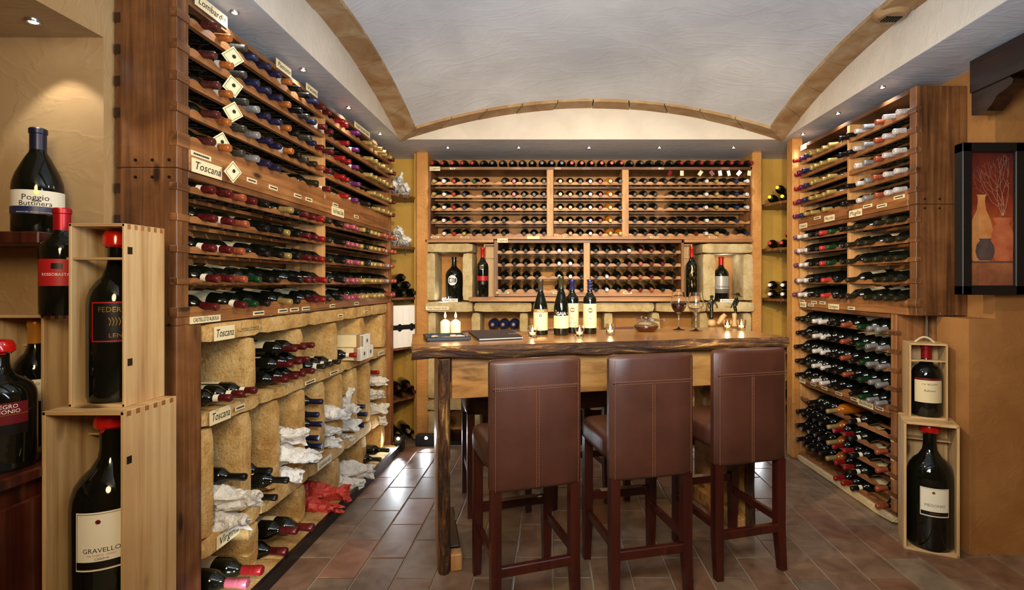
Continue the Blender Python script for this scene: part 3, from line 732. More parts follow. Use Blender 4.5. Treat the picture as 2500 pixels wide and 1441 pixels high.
card(sl, .3, 1.30, 'Toscana', .15, .065); card(sl, .5, 1.305, "CASTELLO D'ALBOLA", .19, .016, mat='tufa_stone', shear=0)
card(sl, .3-.03, .925, 'Toscana', .15, .065); tag_small(sl, .42, .925, w_=.08)
card(sl, .33, .345, 'Virginia', .17, .06); card(sl, 1.35, .345, 'Lombardia', .2, .05); card(sl, 2.45, .925, 'Lombardia', .15, .04)
for x in (1.6, 2.1): tag_small(sl, x, 1.30)
for x in (1.15, 1.5): tag_small(sl, x, .915, w_=.14)

ML = Matrix.Translation(Vector((-1.53, 2.178, 0))) @ Matrix.Rotation(yl, 4, 'Z')
def pt(x, y, Y): return Vector(((x-PX)/F*Y, Y, EYE+(PY-y)/F*Y))
def loose(x, y, tipx, code, label, group, d=(1, 0, -.03), band=False, sc=1.0):
    Y = (x-PX) and tipx*F/(x-PX); want(pt(x, y, Y), d, code, label, group, band, sc)
for k, (x, y) in enumerate(((564, 972), (594, 962), (625, 953))): loose(x, y, -1.45, 'r', 'burgundy-capped bottle with pale band on upper stone ledge, %s from camera' % ORD[k], 'bottles on the upper stone ledge', (1, .03, 0), True)
st = {'top': ((724, 852), (746, 847), (766, 843)), 'middle': ((713, 890), (735.5, 883), (754, 877)), 'bottom': ((701.5, 927), (726, 919), (744, 913), (766, 906))}
for lv in st:
    for k, (x, y) in enumerate(st[lv]): loose(x, y, -1.44, 'r', 'burgundy-capped bottle, %s from camera in %s layer of stone shelf pile' % (ORD[k], lv), 'bottle pile in the stone shelf', (1, .02, 0))
for k, (x, y) in enumerate(((794, 895), (811, 889), (830, 884))): loose(x, y, -1.44, 'v', 'olive-capped bottle beside the stone pier, %s from camera, upper ledge' % ORD[k], 'olive capped bottles', (1, 0, 0), True)
for k, (x, y) in enumerate(((870, 867), (881, 863))): loose(x, y, -1.44, 'R', 'red-capped bottle in front of white boxes, %s from camera' % ORD[k], 'bottles by the white boxes', (1, 0, 0), True)
def tipat(x, y, Y, code, label, group, d=(1, 0, -.03), band=False, sc=1.0): want(pt(x, y, Y), d, code, label, group, band, sc)
tipat(600, 1165, 2.52, 'k', 'black bottle lying above the white wrapped ones in first stone bay', 'bottles in the stone bays')
for k, (x, y) in enumerate(((662, 1150), (703, 1173), (675, 1215))): tipat(x, y, 2.81, 'k', 'black bottle in second stone bay, %s of three' % ['topmost', 'middle', 'lowest'][k], 'bottles in the stone bays')
for k, (x, y) in enumerate(((787, 981), (778, 1013), (787, 1036), (778, 1070), (786, 1090), (774, 1125))): tipat(x, y, 3.38, 'B' if k < 4 else 'b', 'dark violet-capped bottle in fourth stone bay, %s from top' % (['first']+ORD[1:])[k], 'bottles in the stone bays')
for k, (x, y) in enumerate(((890, 993), (896, 1012), (890, 1039))): tipat(x, y, 4.25, 'b', 'blue-capped bottle among wrapped bottles, %s from top' % (['first']+ORD[1:])[k], 'bottles in the stone bays')
tipat(925, 910, 4.6, 'R', 'red-capped bottle above the white wrapped bottles in last stone bay', 'bottles in the stone bays')
tipat(640, 1393, 2.62, 'R', 'large bottle with red cap at stone shelf foot, back one', 'large bottles at the shelf foot', sc=1.35)
tipat(605, 1424, 2.44, 'P', 'large bottle with pink-red cap at stone shelf foot, nearest', 'large bottles at the shelf foot', sc=1.35)
tipat(765, 1288, 2.98, 'r', 'dark-capped bottle on lower base tied with gold cord, back right', 'corded bottles', sc=1.25)
tipat(725, 1296, 2.93, 'r', 'dark-capped bottle with gold cord at base, upper left one', 'corded bottles', sc=1.2)
tipat(700, 1347, 2.87, 'r', 'dark-capped bottle with gold cord at base, lowest of pile', 'corded bottles', sc=1.2)
tipat(950, 1100, 4.4, 'v', 'green bottle at far base of stone shelving, back one', 'green bottles'); tipat(930, 1122, 4.3, 'v', 'green bottle at far base of stone shelving, front one', 'green bottles')

def wrapped_mesh(seed, L=.34, r=.05, mat='tissue'):
    """tissue paper crumpled round a lying bottle: sharp folds, ragged flattened end"""
    g = Geo(); n1, seg = 30, 30; vs = []; fs = []; sh = Vector((seed*5.1, seed*2.3, seed*.7))
    for i in range(n1+1):
        t = i/n1; z = t*L
        if t < .05: rr = r*math.sqrt(max(.02, t/.05))
        elif t < .52: rr = r
        else: rr = r*(1-.42*min(1, (t-.52)/.3))
        fl = max(0, (t-.7)/.3)
        for k in range(seg):
            a = 2*math.pi*k/seg; ca, sa = math.cos(a), math.sin(a)
            p = Vector((ca*rr*(1+.35*fl), sa*rr*(1-.35*fl), z))
            f1 = abs(noise.noise(p*17+sh)); f2 = abs(noise.noise(p*36+sh*2)); lo_ = noise.noise(Vector((ca*1.2, sa*1.2, z*9))+sh)
            disp = .016*lo_+.030*(.22-f1)+.014*(.2-f2)
            p += Vector((ca, sa, 0))*disp*min(1, t*12+.2)
            p.z += (.035*noise.noise(Vector((ca*1.6, sa*1.6, 5))+sh))*max(0, t-.6)/.4+.006*noise.noise(p*30)
            vs.append(p)
    for i in range(n1):
        for k in range(seg): fs.append((i*seg+k, i*seg+(k+1) % seg, (i+1)*seg+(k+1) % seg, (i+1)*seg+k))
    fs.append(tuple(range(seg-1, -1, -1)))
    o = len(vs); c_ = Vector((0, 0, L*.93)); vs.append(c_)
    for k in range(seg): fs.append((n1*seg+k, n1*seg+(k+1) % seg, o))
    me = g.add(vs, fs, 0, True).mesh('wrapped'); me.materials.append(MAT[mat]); me.set_sharp_from_angle(angle=R(24)); return me
WR = [wrapped_mesh(s) for s in range(4)]; WRR = [wrapped_mesh(9, mat='red_tissue'), wrapped_mesh(11, mat='red_tissue')]
def wrapped(tip, d, label, group, sc=1.0, red=False, k=0):
    me = (WRR if red else WR)[k % (2 if red else 4)]; d = Vector(d).normalized()
    o = bpy.data.objects.new('wrapped_bottle', me); col.objects.link(o); o.rotation_mode = 'QUATERNION'
    o.rotation_quaternion = quat(d, random.uniform(0, 6)); o.scale = (sc*1.06, sc*1.06, sc); o.location = (Vector(tip)-d*.34*sc)*S
    return props(o, label, 'wrapped bottle', group)
gW = 'paper wrapped bottles'
WL = [((634, 1222), 2.50, 1.1, 'first stone bay, upper'), ((608, 1274), 2.50, 1.0, 'first stone bay, lower'),
      ((750, 1066), 3.08, 1.0, 'third stone bay, top'), ((776, 1116), 3.08, 1.1, 'third stone bay, middle'), ((735, 1160), 3.09, 1.05, 'third stone bay, low'), 
      ((853, 1012), 3.68, 1.0, 'fifth stone bay, top'), ((832, 1052), 3.66, .95, 'fifth stone bay, second'), ((828, 1082), 3.68, .95, 'fifth stone bay, lowest'),
      ((876, 1000), 3.97, 1.0, 'sixth stone bay, top'), ((874, 1040), 3.97, 1.05, 'sixth stone bay, middle'), ((862, 1070), 3.97, .9, 'sixth stone bay, lowest'),
      ((942, 931), 4.62, 1.05, 'last stone bay, top'), ((937, 965), 4.6, 1.05, 'last stone bay, second'), ((944, 1000), 4.62, 1.05, 'last stone bay, third'), ((942, 1028), 4.62, .95, 'last stone bay, lowest')]
for k, ((x, y), Y, sc, nm) in enumerate(WL): wrapped(pt(x, y, Y), (1, random.uniform(-.06, .06), -.05), 'bottle wrapped in crumpled white paper, '+nm, gW, sc, k=k)
o = wrapped(pt(875, 948, 3.97)+Vector((-.05, 0, 0)), (.35, .1, .9), 'white paper-wrapped bottle end standing up in the sixth stone bay', gW, .6, k=2)
wrapped(pt(850, 1205, 3.58), (1, -.05, .0), 'red paper-wrapped bottle on stone shelf foot, upper one', 'red wrapped bottles', 1.25, True, 0)
wrapped(pt(830, 1243, 3.42), (1, -.1, .0), 'red paper-wrapped bottle on stone shelf foot, lower front one', 'red wrapped bottles', 1.2, True, 1)
wrapped(pt(912, 1150, 4.0), (1, -.1, 0), 'white paper-wrapped bottle on shelf foot past the red ones, long one', gW, 1.2, k=1)
wrapped(pt(885, 1182, 3.85), (1, -.1, 0), 'white paper-wrapped bottle on shelf foot past the red ones, front one', gW, 1.05, k=3)
# white boxes on the upper ledge
for k, (a, b, c, d, lab) in enumerate(((1.77, 1.89, .957, 1.047, 'white-ended wine box on upper ledge, lower near one'), (1.90, 2.02, .957, 1.047, 'white-ended wine box on upper ledge, lower far one'), (1.82, 1.95, 1.05, 1.14, 'white-ended wine box on upper ledge, on top of two'))):
    o = Geo().box(0, b-a, 0, .33, 0, d-c, bev=.002).build('wine_box', 'cream_label', None, ML @ Vector((a, -.09, c)), (0, 0, yl))
    props(o, lab, 'box', 'white-ended wine boxes')
    Geo().box(0, b-a, -.0015, .03, -.0015, d-c+.0015).build('box_end', 'white_print', o)
    Geo().box(-.0015, b-a+.0015, .03, .055, -.0015, d-c+.0015).build('box_sleeve', 'tan_label', o)
    g = Geo(); g.lathe([(0, 0), (.016, 0)], 14, M=Matrix.Translation(((b-a)/2, -.003, .045)) @ Matrix.Rotation(R(90), 4, 'X')); g.build('box_crest', 'gray_print', o, fix=False)
# hanging tags on the near bay of the left rack
tg = [(2.47, 542, 140, 'top'), (2.47, 530, 211, 'second'), (2.47, 531, 274, 'third'), (2.47, 540, 348, 'fourth'), (2.47, 537, 420, 'lowest')]
for k, (Y, x, y, nm) in enumerate(tg):
    p = pt(x, y, Y); p.x = -1.475
    if k == 3: p.x = -1.53
    o = Geo().box(-.036, .036, -.001, .001, -.036, .036).build('hanging_tag', 'card', None, p, (R(8), R((45, 28, 50, 50, 38)[k]), R(62+5*k)))
    props(o, 'cream paper tag hanging from a bottle in upper left rack, %s of five' % nm, 'tag', 'hanging paper tags')
    g = Geo(); g.box(-.030, .030, -.002, -.001, .0285, .030); g.box(-.030, .030, -.002, -.001, -.030, -.0285); g.box(-.030, -.0285, -.002, -.001, -.03, .03); g.box(.0285, .03, -.002, -.001, -.03, .03)
    g.build('tag_border', 'ink', o); Geo().lathe([(0, 0), (.009, 0)], 12, M=Matrix.Translation((0, -.002, .006)) @ Matrix.Rotation(R(90), 4, 'X')).build('tag_crest', 'ink', o, fix=False)

# ------------------------------------------------------------------ stone niches and piers on the back wall
sb = empty('stone_niche_wall', (0, 5.14, 0), 0, 'pale stone niches, beam and piers below the back wine rack', 'stone shelving')
def bz(y): return EYE+(PY-y)/F*5.14
def bs(x0, x1, y0, y1, d0=0, d1=.33, nm='stone_block'): return stone(nm, bx(x0), bx(x1), d0, d1, bz(y1), bz(y0), sb, 'pale_stone')
bs(1040, 1156, 594, 617, -.02); bs(1040, 1064, 617, 735, -.02); bs(1129, 1155, 617, 735, -.02)
bs(1712, 1838, 594, 619, -.02); bs(1714, 1746, 619, 735, -.02); bs(1812, 1838, 619, 735, -.02)
for a, b in ((1040, 1157), (1158, 1300), (1301, 1440), (1441, 1596), (1597, 1722), (1723, 1838)): bs(a, b, 737, 762, -.06)
for k, x in enumerate((1042, 1150, 1267, 1370, 1474, 1590, 1707, 1813)): bs(x, x+23, 763, 975)
for a, b in ((1038, 1150), (1151, 1290), (1291, 1430), (1431, 1590), (1591, 1720), (1721, 1838)): bs(a, b, 976, 1001, -.03)
for k, x in enumerate((1042, 1150, 1267, 1370, 1474, 1590, 1707, 1813)): bs(x, x+23, 1002, 1078)
Geo().box(bx(1035), bx(1840), -.1, .33, 0, .035).build('plinth_board', 'iron', sb)
Geo().box(bx(1038), bx(1838), .31, .335, .03, bz(594)).build('back_panel', 'orange_plaster', sb)
card(sb, bx(1071), bz(752), 'Friuli Venezia Giulia', .22, .035, y=-.064)
card(sb, bx(1102), bz(733), 'Anno 2001', .14, .032, y=-.045, mat='white_print', shear=.2); card(sb, bx(1772), bz(734), 'Anno 2000', .14, .032, y=-.045, mat='white_print', shear=.2)
for i, (x, y, z) in enumerate(FLOOR_SPOTS):
    o = Geo().box(-.04 if i > 2 else -.1, .04 if i > 2 else .1, -.03, .05, -z, .045, bev=.006).build('floor_spotlight', 'black_plastic', None, (x, y, z)); props(o, 'black floor spotlight box, %s' % ['at left foot of the back wall', 'at back wall foot seen between stools', 'at back wall foot near right corner', 'at far foot of the stone shelving', 'added out of view at near foot of the stone shelving'][i], 'spotlight', 'floor spotlights')
    Geo().lathe([(0, 0), (.014, 0)], 14, M=Matrix.Translation((0, -.031 if i < 4 else .051, .02)) @ Matrix.Rotation(R(90), 4, 'X')).build('lamp_lens', 'led', o, fix=False)
# small LED in the left niche
led_o = Geo().lathe([(0, .0), (.012, 0), (.014, -.01)], 12).build('niche_spotlight', 'led', None, (bx(1083), 5.13, bz(731)), (R(90), 0, 0)); props(led_o, 'tiny bright LED at the foot of the left stone niche', 'spotlight')
lamp('niche_led', 'POINT', (bx(1086), 5.20, bz(728)), .8, COOL, .01); lamp('niche_led', 'POINT', (bx(1781), 5.3, bz(628)), .5, COOL, .01)

# ------------------------------------------------------------------ big standing bottles
def standing(name, loc, H, r, style, label, cat='wine bottle', cap=None, capmat=None, capcolor=None, nr=None, yaw=0, lab=None, caplen=.2, body='bottle_glass', seg=32):
    """lab = list of (mat, z0, z1, a0, a1)"""
    P = prof(style, H, r, nr); nr = nr or r*.36
    o = Geo().lathe(P, seg).build(name, body, None, loc, (0, 0, yaw), sharp=50); props(o, label, cat)
    if cap == 'wax':
        g = Geo(); vs = []; fs = []; sg = 28
        for k in range(sg):
            a = 2*math.pi*k/sg; drip = H*(caplen*.55)*(.75+.35*noise.noise(Vector((math.cos(a)*2, math.sin(a)*2, H*7))))
            for rr, z in ((nr*1.12, H-drip), (nr*1.2, H-drip+.006), (nr*1.2, H-H*caplen*.42), (nr*1.5, H-H*caplen*.36), (nr*1.5, H-.012), (nr*1.25, H+.004), (nr*.8, H+.009), (0, H+.010)):
                vs.append((rr*math.cos(a), rr*math.sin(a), z))
        for k in range(sg):
            for m in range(7): fs.append((k*8+m, ((k+1) % sg)*8+m, ((k+1) % sg)*8+m+1, k*8+m+1))
        g.add(vs, fs, 0, True).build('wax_cap', 'wax_cap', o)
    elif cap == 'foil':
        z0 = H*(1-caplen)
        g = Geo().lathe([(nr*1.04, z0), (nr*1.04, .945*H), (nr*1.16, .952*H), (nr*1.16, .992*H), (nr*1.0, H+.001), (0, H+.001)], 24)
        c = g.build('capsule', capmat or 'foil', o, sharp=40)
        if capcolor: c.color = lin(*capcolor)
    for li, (m, z0, z1, a0, a1) in enumerate(lab or []):
        patch(r+.0008+.0005*li, z0, z1, a0, a1, 20).build('label', m, o, fix=False)
    return o
# on the bar
BZ = 1.2
def onbar(x, y): Y = F*(EYE-BZ)/(y-PY); return Vector(((x-PX)/F*Y, Y, BZ))
BH = .355
p = onbar(1320, 817); b = standing('wine_bottle', p, BH, .0465, 'burgundy', 'sloping-shouldered bottle with brown-topped cream label, leftmost on the bar', cap='foil', capcolor=(64, 56, 44), nr=.0155, lab=[('cream_label', .03, .145, -170, -10), ('tan_label', .146, .165, -170, -10)])
wrap_text('1997', .012, 'gray_print', b, .048, .055); wrap_text('Barolo', .016, 'cream_label', b, .0482, .155, shear=.3)
g = Geo(); g.lathe([(.005, 0), (.009, 0)], 12, M=Matrix.Translation((0, -.0485, .125)) @ Matrix.Rotation(R(90), 4, 'X')); g.build('emblem', 'ink', b, fix=False)
p = onbar(1370, 818); b = standing('wine_bottle', p, BH+.02, .0475, 'burgundy', 'sloping-shouldered bottle with black-over-cream label, second from left on bar', cap='foil', capcolor=(58, 58, 36), nr=.0155, lab=[('cream_label', .045, .125, -170, -10), ('black_label', .0, .0001, -100, -80)])
wrap_text('GAJA', .028, 'white_print', b, .0487, .138, bold=.0006)
def sass(p, label, wire):
    b = standing('wine_bottle', p, BH, .0435, 'bordeaux', label, cap='foil', capcolor=(34, 40, 92), nr=.0155, lab=[('cream_label', .04, .198, -175, -5)])
    M = Matrix.Translation((0, -.0448, .155)) @ Matrix.Rotation(R(90), 4, 'X')
    patch2 = Geo()
    vs = []; fs = []
    for k in range(25):
        a = 2*math.pi*k/24; rr = .0155 if k < 24 else 0
        xx = rr*math.cos(a); zz = .155+rr*math.sin(a); aa = R(-90)+xx/.0446
        vs.append((.0446*math.cos(aa), .0446*math.sin(aa), zz))
    fs = [(k, (k+1) % 24, 24) for k in range(24)]
    patch2.add(vs, fs).build('emblem', 'navy_label', b, fix=False)
    vs = []; n8 = 16
    for k in range(n8+1):
        a = 2*math.pi*k/n8+R(90); rr = 0 if k == n8 else (.0135 if k % 2 == 0 else .0045)
        xx = rr*math.cos(a); zz = .155+rr*math.sin(a); aa = R(-90)+xx/.0446
        vs.append((.0450*math.cos(aa), .0450*math.sin(aa), zz))
    Geo().add(vs, [(k, (k+1) % n8, n8) for k in range(n8)]).build('star', 'gold_print', b, fix=False)
    g = Geo(); g.box(-.012, .012, -.0452, -.0448, .100, .1025); g.box(-.022, .022, -.0452, -.0448, .07, .0715); g.build('print_line', 'gray_print', b)
    if wire:
        pts = [(.021*math.cos(t*.5), .021*math.sin(t*.5), .255+t*.0017) for t in range(60)]
        Geo().tube(pts, .0012, 5).build('wire_spiral', 'steel', b)
    return b
sass(onbar(1397, 813), 'navy-capped bottle with cream sunburst label, behind the black-and-cream one', False)
sass(onbar(1440, 815), 'navy-capped bottle with sunburst label and wire spiral, rightmost on bar', True)
# niches of the back wall
zt_ = bz(735)
b = standing('display_bottle', (bx(1105)+.0, 5.22, zt_), .43, .082, 'demijohn', 'wide-shouldered black bottle with round crescent emblem in left stone niche', nr=.022)
g = Geo(); vs = []
for k in range(33):
    a = 2*math.pi*k/32; rr = .045 if k < 32 else 0; aa = R(-92)+rr*math.cos(a)/.083
    vs.append((.083*math.cos(aa), .083*math.sin(aa), .20+rr*math.sin(a)*1.1))
g.add(vs, [(k, (k+1) % 32, 32) for k in range(32)]).build('round_label', 'white_print', b, fix=False)
for off, m_ in ((0, 'navy_label'), (.012, 'white_print'), (.018, 'navy_label'), (.026, 'white_print')):
    vs = []; r0 = .024-off*.25
    for k in range(25):
        a = 2*math.pi*k/24; rr = r0 if k < 24 else 0; aa = R(-92)+(rr*math.cos(a)-off*.5)/.0835
        vs.append(((.0836+off*.01)*math.cos(aa), (.0836+off*.01)*math.sin(aa), .20+rr*math.sin(a)))
    Geo().add(vs, [(k, (k+1) % 24, 24) for k in range(24)]).build('crescent', m_, b, fix=False)
b = standing('display_bottle', (bx(1179), 5.12, 1.40), .475, .055, 'bordeaux', 'tall black bottle with red band label beside the left stone niche', cap='foil', capcolor=(190, 20, 24), nr=.018, lab=[('red_print', .155, .20, -170, -10), ('gold_print', .26, .305, -115, -75), ('black_label', .12, .15, -170, -10)])
g = Geo(); g.box(-.018, .018, -.0572, -.0562, .265, .30); g.build('emblem', 'black_label', b)
b = standing('display_bottle', (bx(1688), 5.12, 1.40), .48, .055, 'bordeaux', 'tall black bottle etched with gold flames beside the right niche', cap='foil', capcolor=(190, 30, 20), nr=.018)
g = Geo()
for k in range(70):
    z = random.uniform(.10, .30); a = R(random.uniform(-165, -15)); w_ = random.uniform(.05, .25); n_ = 6; vs = []
    for q in range(n_+1):
        t = q/n_; hh = .0035*math.sin(math.pi*t)+.0005; zz = z+.01*math.sin(t*5+k)
        for s_ in (-1, 1): vs.append((.0556*math.cos(a+w_*t), .0556*math.sin(a+w_*t), zz+s_*hh))
    g.add(vs, [(2*q, 2*q+2, 2*q+3, 2*q+1) for q in range(n_)])
g.build('gold_etching', 'gold_print', b, fix=False)
b = standing('display_bottle', (bx(1767), 5.22, zt_), .43, .074, 'demijohn', 'wide-shouldered bottle with red wax neck and grey label in right niche', cap='foil', capcolor=(176, 22, 20), nr=.023, caplen=.24, lab=[('silver_label', .115, .24, -165, -15), ('gray_print', .075, .115, -165, -15)])
wrap_text('TERRINI', .028, 'gray_print', b, .0755, .135, bold=.0004, fit=.13)
for x, nm in ((1190, 'left'), (1682, 'right')):
    o = Geo().box(-.06, .06, 0, .02, 0, .51, bev=.002); o.box(-.06, -.05, -.09, 0, 0, .51); o.box(.05, .06, -.09, 0, 0, .51); o.box(-.05, .05, -.09, 0, .5, .51)
    o.box(-.05, .05, -.09, 0, 0, .01); o.box(-.05, .05, -.09, -.08, .38, .385)
    o = o.build('bottle_crate', 'pine_Z', None, (bx(x)+(.02 if nm == 'left' else -.015), 5.28, 1.401)); props(o, 'narrow pale wooden bottle crate behind the %s tall bottle' % nm, 'crate')
# navy bottle ends under the beam
for k, x in enumerate((1200, 1226, 1252)):
    o = Geo().lathe(prof('bordeaux', .3, .052, .02), 24).build('blue_bottle', 'navy_label', None, (bx(x), 5.50, bz(795)), (R(90), 0, 0), sharp=50)
    props(o, 'round navy-wrapped bottle lying end-on behind bar, %s of three' % ['left', 'middle', 'right'][k], 'wine bottle', 'navy bottles')
    Geo().lathe([(.021, .28), (.021, .302), (.010, .304), (0, .304)], 16).build('capsule', 'navy_label', o, sharp=40); Geo().lathe([(.009, .304), (.008, .306), (0, .3065)], 12).build('seal', 'gold_print', o)
# second lot hidden in the lower piers
for k, (x, y) in enumerate(((1078, 895), (1080, 925), (1076, 952), (1078, 1020), (1080, 1050), (1225, 950), (1330, 950), (1440, 950), (1445, 1040), (1700, 940), (1705, 1040), (1770, 1040))):
    want((bx(x), 5.05, bz(y)), (random.uniform(-.1, .1), -1, -.05), 'kvk'[k % 3], 'dark bottle in the lower back piers, number %s' % k, 'bottles in the back piers')

# ------------------------------------------------------------------ corner shelves with their goods
def corner_shelf(pts, z, label, lab_at=None):
    g = Geo().prism(pts, z-.022, z, axis='Z'); o = g.build('corner_shelf', 'panel_wood_X', None); props(o, label, 'shelf', 'corner shelves')
    g = Geo(); g.tube([(pts[1][0]*.55+pts[0][0]*.45, pts[1][1]*.55+pts[0][1]*.45+.03, z-.04), (pts[1][0]*.55+pts[0][0]*.45, pts[1][1]*.55+pts[0][1]*.45+.03, z-.022)], .01, 8)
    g.build('bracket_peg', 'iron', o); return o
def ly(y, Y=5.0): return EYE+(PY-y)/F*Y
Lpts = [(-1.50, 4.95), (-1.325, 5.23), (-1.345, 5.43), (-1.795, 5.43), (-1.795, 4.95)]
names = ['top', 'second', 'third', 'fourth', 'fifth', 'lowest']
lz = [ly(472), ly(600), ly(727), ly(851), ly(978), ly(1092)]
for nm, z in zip(names, lz): corner_shelf(Lpts, z, 'stained corner shelf in left recess, %s one' % nm)
for nm, y, dd in (('top', 455, 3), ('second', 585, 3)):
    z = ly(y+13)
    for k, (dx, dy, dz) in enumerate(((0, 0, 0), (.1, .06, 0), (.05, .03, .085))):
        wrapped(Vector((-1.46+dx, 4.97+dy, z+.055+dz)), (.45, -1, .1), 'white paper-wrapped bottle on %s left corner shelf, %s' % (nm, ['near one', 'far one', 'upper one'][k]), gW, .95, k=k)
for (y, n1, c, nm) in ((727, 3, 'k', 'third'), (978, 3, 'n', 'fifth'), (1092, 3, 'y', 'lowest')):
    z = ly(y)
    lay = [(0, 0, 0), (.09, .07, 0), (.18, .15, 0), (.045, .04, .08), (.13, .11, .08), (.09, .07, .16)][:6 if c == 'k' else 5]
    for k, (dx, dy, dz) in enumerate(lay):
        want(Vector((-1.455+dx*.75, 4.92+dy*1.6, z+.045+dz*.9)), (.55, -1, 0), c, '%s-capped bottle piled on %s left corner shelf, place %d' % (CAPS[c][0], nm, k+1), 'corner shelf bottles')
for k in range(4):
    x = 1345; Y = 4.99+k*.055; X = -1.475+k*.042
    o = Geo().box(-.036, .036, 0, .036*2, 0, .40, bev=.002).build('wine_carton', 'white_print', None, (X-.0, Y, lz[3]), (0, 0, R(40))); props(o, 'tall white wine carton on left corner shelf, %s from left' % (['first']+ORD[1:])[k], 'box', 'white wine cartons')
    Geo().box(-.0362, .0362, -.001, .073, .17, .215).build('carton_band', 'black_label', o)
    if k % 2: 
        Geo().lathe([(0, 0), (.026, 0)], 20, M=Matrix.Translation((0, -.003, .19)) @ Matrix.Rotation(R(90), 4, 'X') @ Matrix.Scale(1.4, 4, (0, 1, 0))).build('carton_seal', 'black_label', o, fix=False)
def rz(y, Y=5.0): return EYE+(PY-y)/F*Y
Rpts = [(2.07, 5.30), (2.30, 4.80), (2.435, 4.80), (2.435, 5.43), (2.07, 5.43)]
Rpts = [(2.065, 5.20), (2.13, 4.80), (2.435, 4.80), (2.435, 5.43), (2.065, 5.43)]
Rpts = [(2.07, 5.16), (2.22, 4.78), (2.435, 4.78), (2.435, 5.43), (2.07, 5.43)]
for nm, y in zip(names[:5], (492, 605, 730, 855, 978)): corner_shelf(Rpts, rz(y, 5.0), 'stained corner shelf in right recess, %s one' % nm)
for y, c, lay, nm in ((492, 'q', [(0, 0, 0), (.10, -.03, 0), (.19, -.07, 0), (.06, -.02, .085), (.15, -.05, .085)], 'top'), (605, 'R', [(0, 0, 0), (.09, -.03, 0), (.17, -.06, 0), (.14, -.04, .085)], 'second'),
                  (730, 'w', [(0, 0, 0), (.10, -.03, 0), (.19, -.06, 0), (.0, 0, .085), (.10, -.03, .085), (.19, -.06, .085)], 'third'), (855, 'k', [(.12, 0, 0), (.2, -.03, 0), (.16, -.03, .085)], 'fourth'), (978, 'v', [(.12, 0, 0), (.2, -.03, 0), (.16, 0, .085)], 'fifth')):
    for k, (dx, dy, dz) in enumerate(lay):
        want(Vector((2.06+dx, 5.02+dy*1.5, rz(y, 5.0)+.045+dz)), (-.55, -.8, 0), c, '%s-capped bottle on %s right corner shelf, place %d from left' % (CAPS[c][0], nm, k+1), 'right corner shelf bottles', band=(c == 'w'))

# tags on the top row of the back rack
for k, x in enumerate((1635, 1664, 1709, 1737, 1757, 1778, 1803, 1828)):
    o = Geo().box(-.017, .017, -.001, .001, -.024, .024).build('hanging_tag', 'card' if k not in (0, 3) else 'burgundy_label', None, (bx(x)*.985, 5.05, 2.575), (0, R((25, 0, 35, -35, -8, -15, 40, 4)[k]), R(random.uniform(-20, 20))))
    props(o, 'paper tag hanging off the top back rack bottles, %s from left' % (['first']+ORD[1:])[k], 'tag', 'back rack tags')

# ------------------------------------------------------------------ left niche: shelf, sideboard, crates and jeroboams
o = Geo().box(-2.9, -1.83, 1.90, 2.14, 1.672, 1.716, bev=.004).build('niche_shelf', 'sideboard_wood'); props(o, 'dark wooden shelf in the left niche under the big bottle', 'shelf')
b = standing('display_bottle', (-1.945, 2.02, 1.716), .40, .076, 'burgundy', 'large sloping bottle with navy cap and white label on niche shelf', cap='foil', capcolor=(34, 36, 60), nr=.024, caplen=.22, yaw=R(40), lab=[('paper', .098, .158, -172, -8), ('navy_label', .07, .097, -172, -8)])
wrap_text('Poggio', .030, 'ink', b, .0778, .130, -92); wrap_text('della', .012, 'ink', b, .0778, .121, -92); wrap_text('Buttinera', .026, 'ink', b, .0778, .108, -92)
wrap_text('BIANCO DEL MONTE CANNONARO', .007, 'cream_label', b, .0779, .076, -92)
g = Geo(); g.lathe([(0, 0), (.008, 0)], 12, M=Matrix.Translation((0, -.0782, .15)) @ Matrix.Rotation(R(90), 4, 'X')); g.build('crest', 'gold_print', b, fix=False)
o = Geo(); o.box(-2.88, -1.70, .6, 2.12, .88, .92, bev=.006); sbd = o.build('sideboard', 'sideboard_wood', None); props(sbd, 'dark red-brown polished sideboard in the left niche', 'sideboard')
Geo().box(-2.85, -1.73, .65, 2.10, 0, .88).build('cabinet_body', 'sideboard_wood', sbd)
for k in range(3): Geo().box(-1.732, -1.715, .72+k*.46, 1.14+k*.46, .1, .82, bev=.006).build('door_panel', 'sideboard_wood', sbd)
def crate(name, loc, yaw, W, D, H, t, label, slide=None, open_='front', parts=True, m='pine_'):
    root = empty(name, loc, yaw, label, 'crate')
    Geo().box(-W/2, -W/2+t, -D/2, D/2, 0, H, bev=.0015).build('side_board', m+'Z', root)
    Geo().box(W/2-t, W/2, -D/2, D/2, 0, H, bev=.0015).build('side_board', m+'Z', root)
    Geo().box(-W/2+t, W/2-t, D/2-t, D/2, t, H-t, bev=.001).build('back_board', m+'Z', root)
    Geo().box(-W/2+t*.1, W/2-t*.1, -D/2, D/2, H-t, H+.001, bev=.001).build('top_board', m+'X', root)
    Geo().box(-W/2+t*.1, W/2-t*.1, -D/2, D/2, -.001, t, bev=.001).build('bottom_board', m+'X', root)
    if slide:
        z, over = slide
        Geo().box(-W/2+t-over, W/2-t, *((D/2-t-.07, D/2-t) if over == 0 else (-D/2+.004, -D/2+.05)), z, z+.008).build('neck_slat', m+'X', root)
    for k in range(6): Geo().box(W/2-.001, W/2+.0006, -D/2+.012+k*D/6.2, -D/2+.012+k*D/6.2+D/14, H-.018, H-.001).build('finger_joint', 'rack_wood_Y', root)
    return root
cg = crate('wine_crate', (-1.565, 1.905, .30), 0, .275, .25, .80, .012, 'large pale pine crate holding the white-labelled giant bottle at left', (.675, 0))
o = Geo().box(-1.70, -1.43, 1.79, 2.04, 0, .30, bev=.004).build('wooden_plinth', 'panel_wood_Y'); props(o, 'low wooden block under the large pine crate at left', 'plinth')
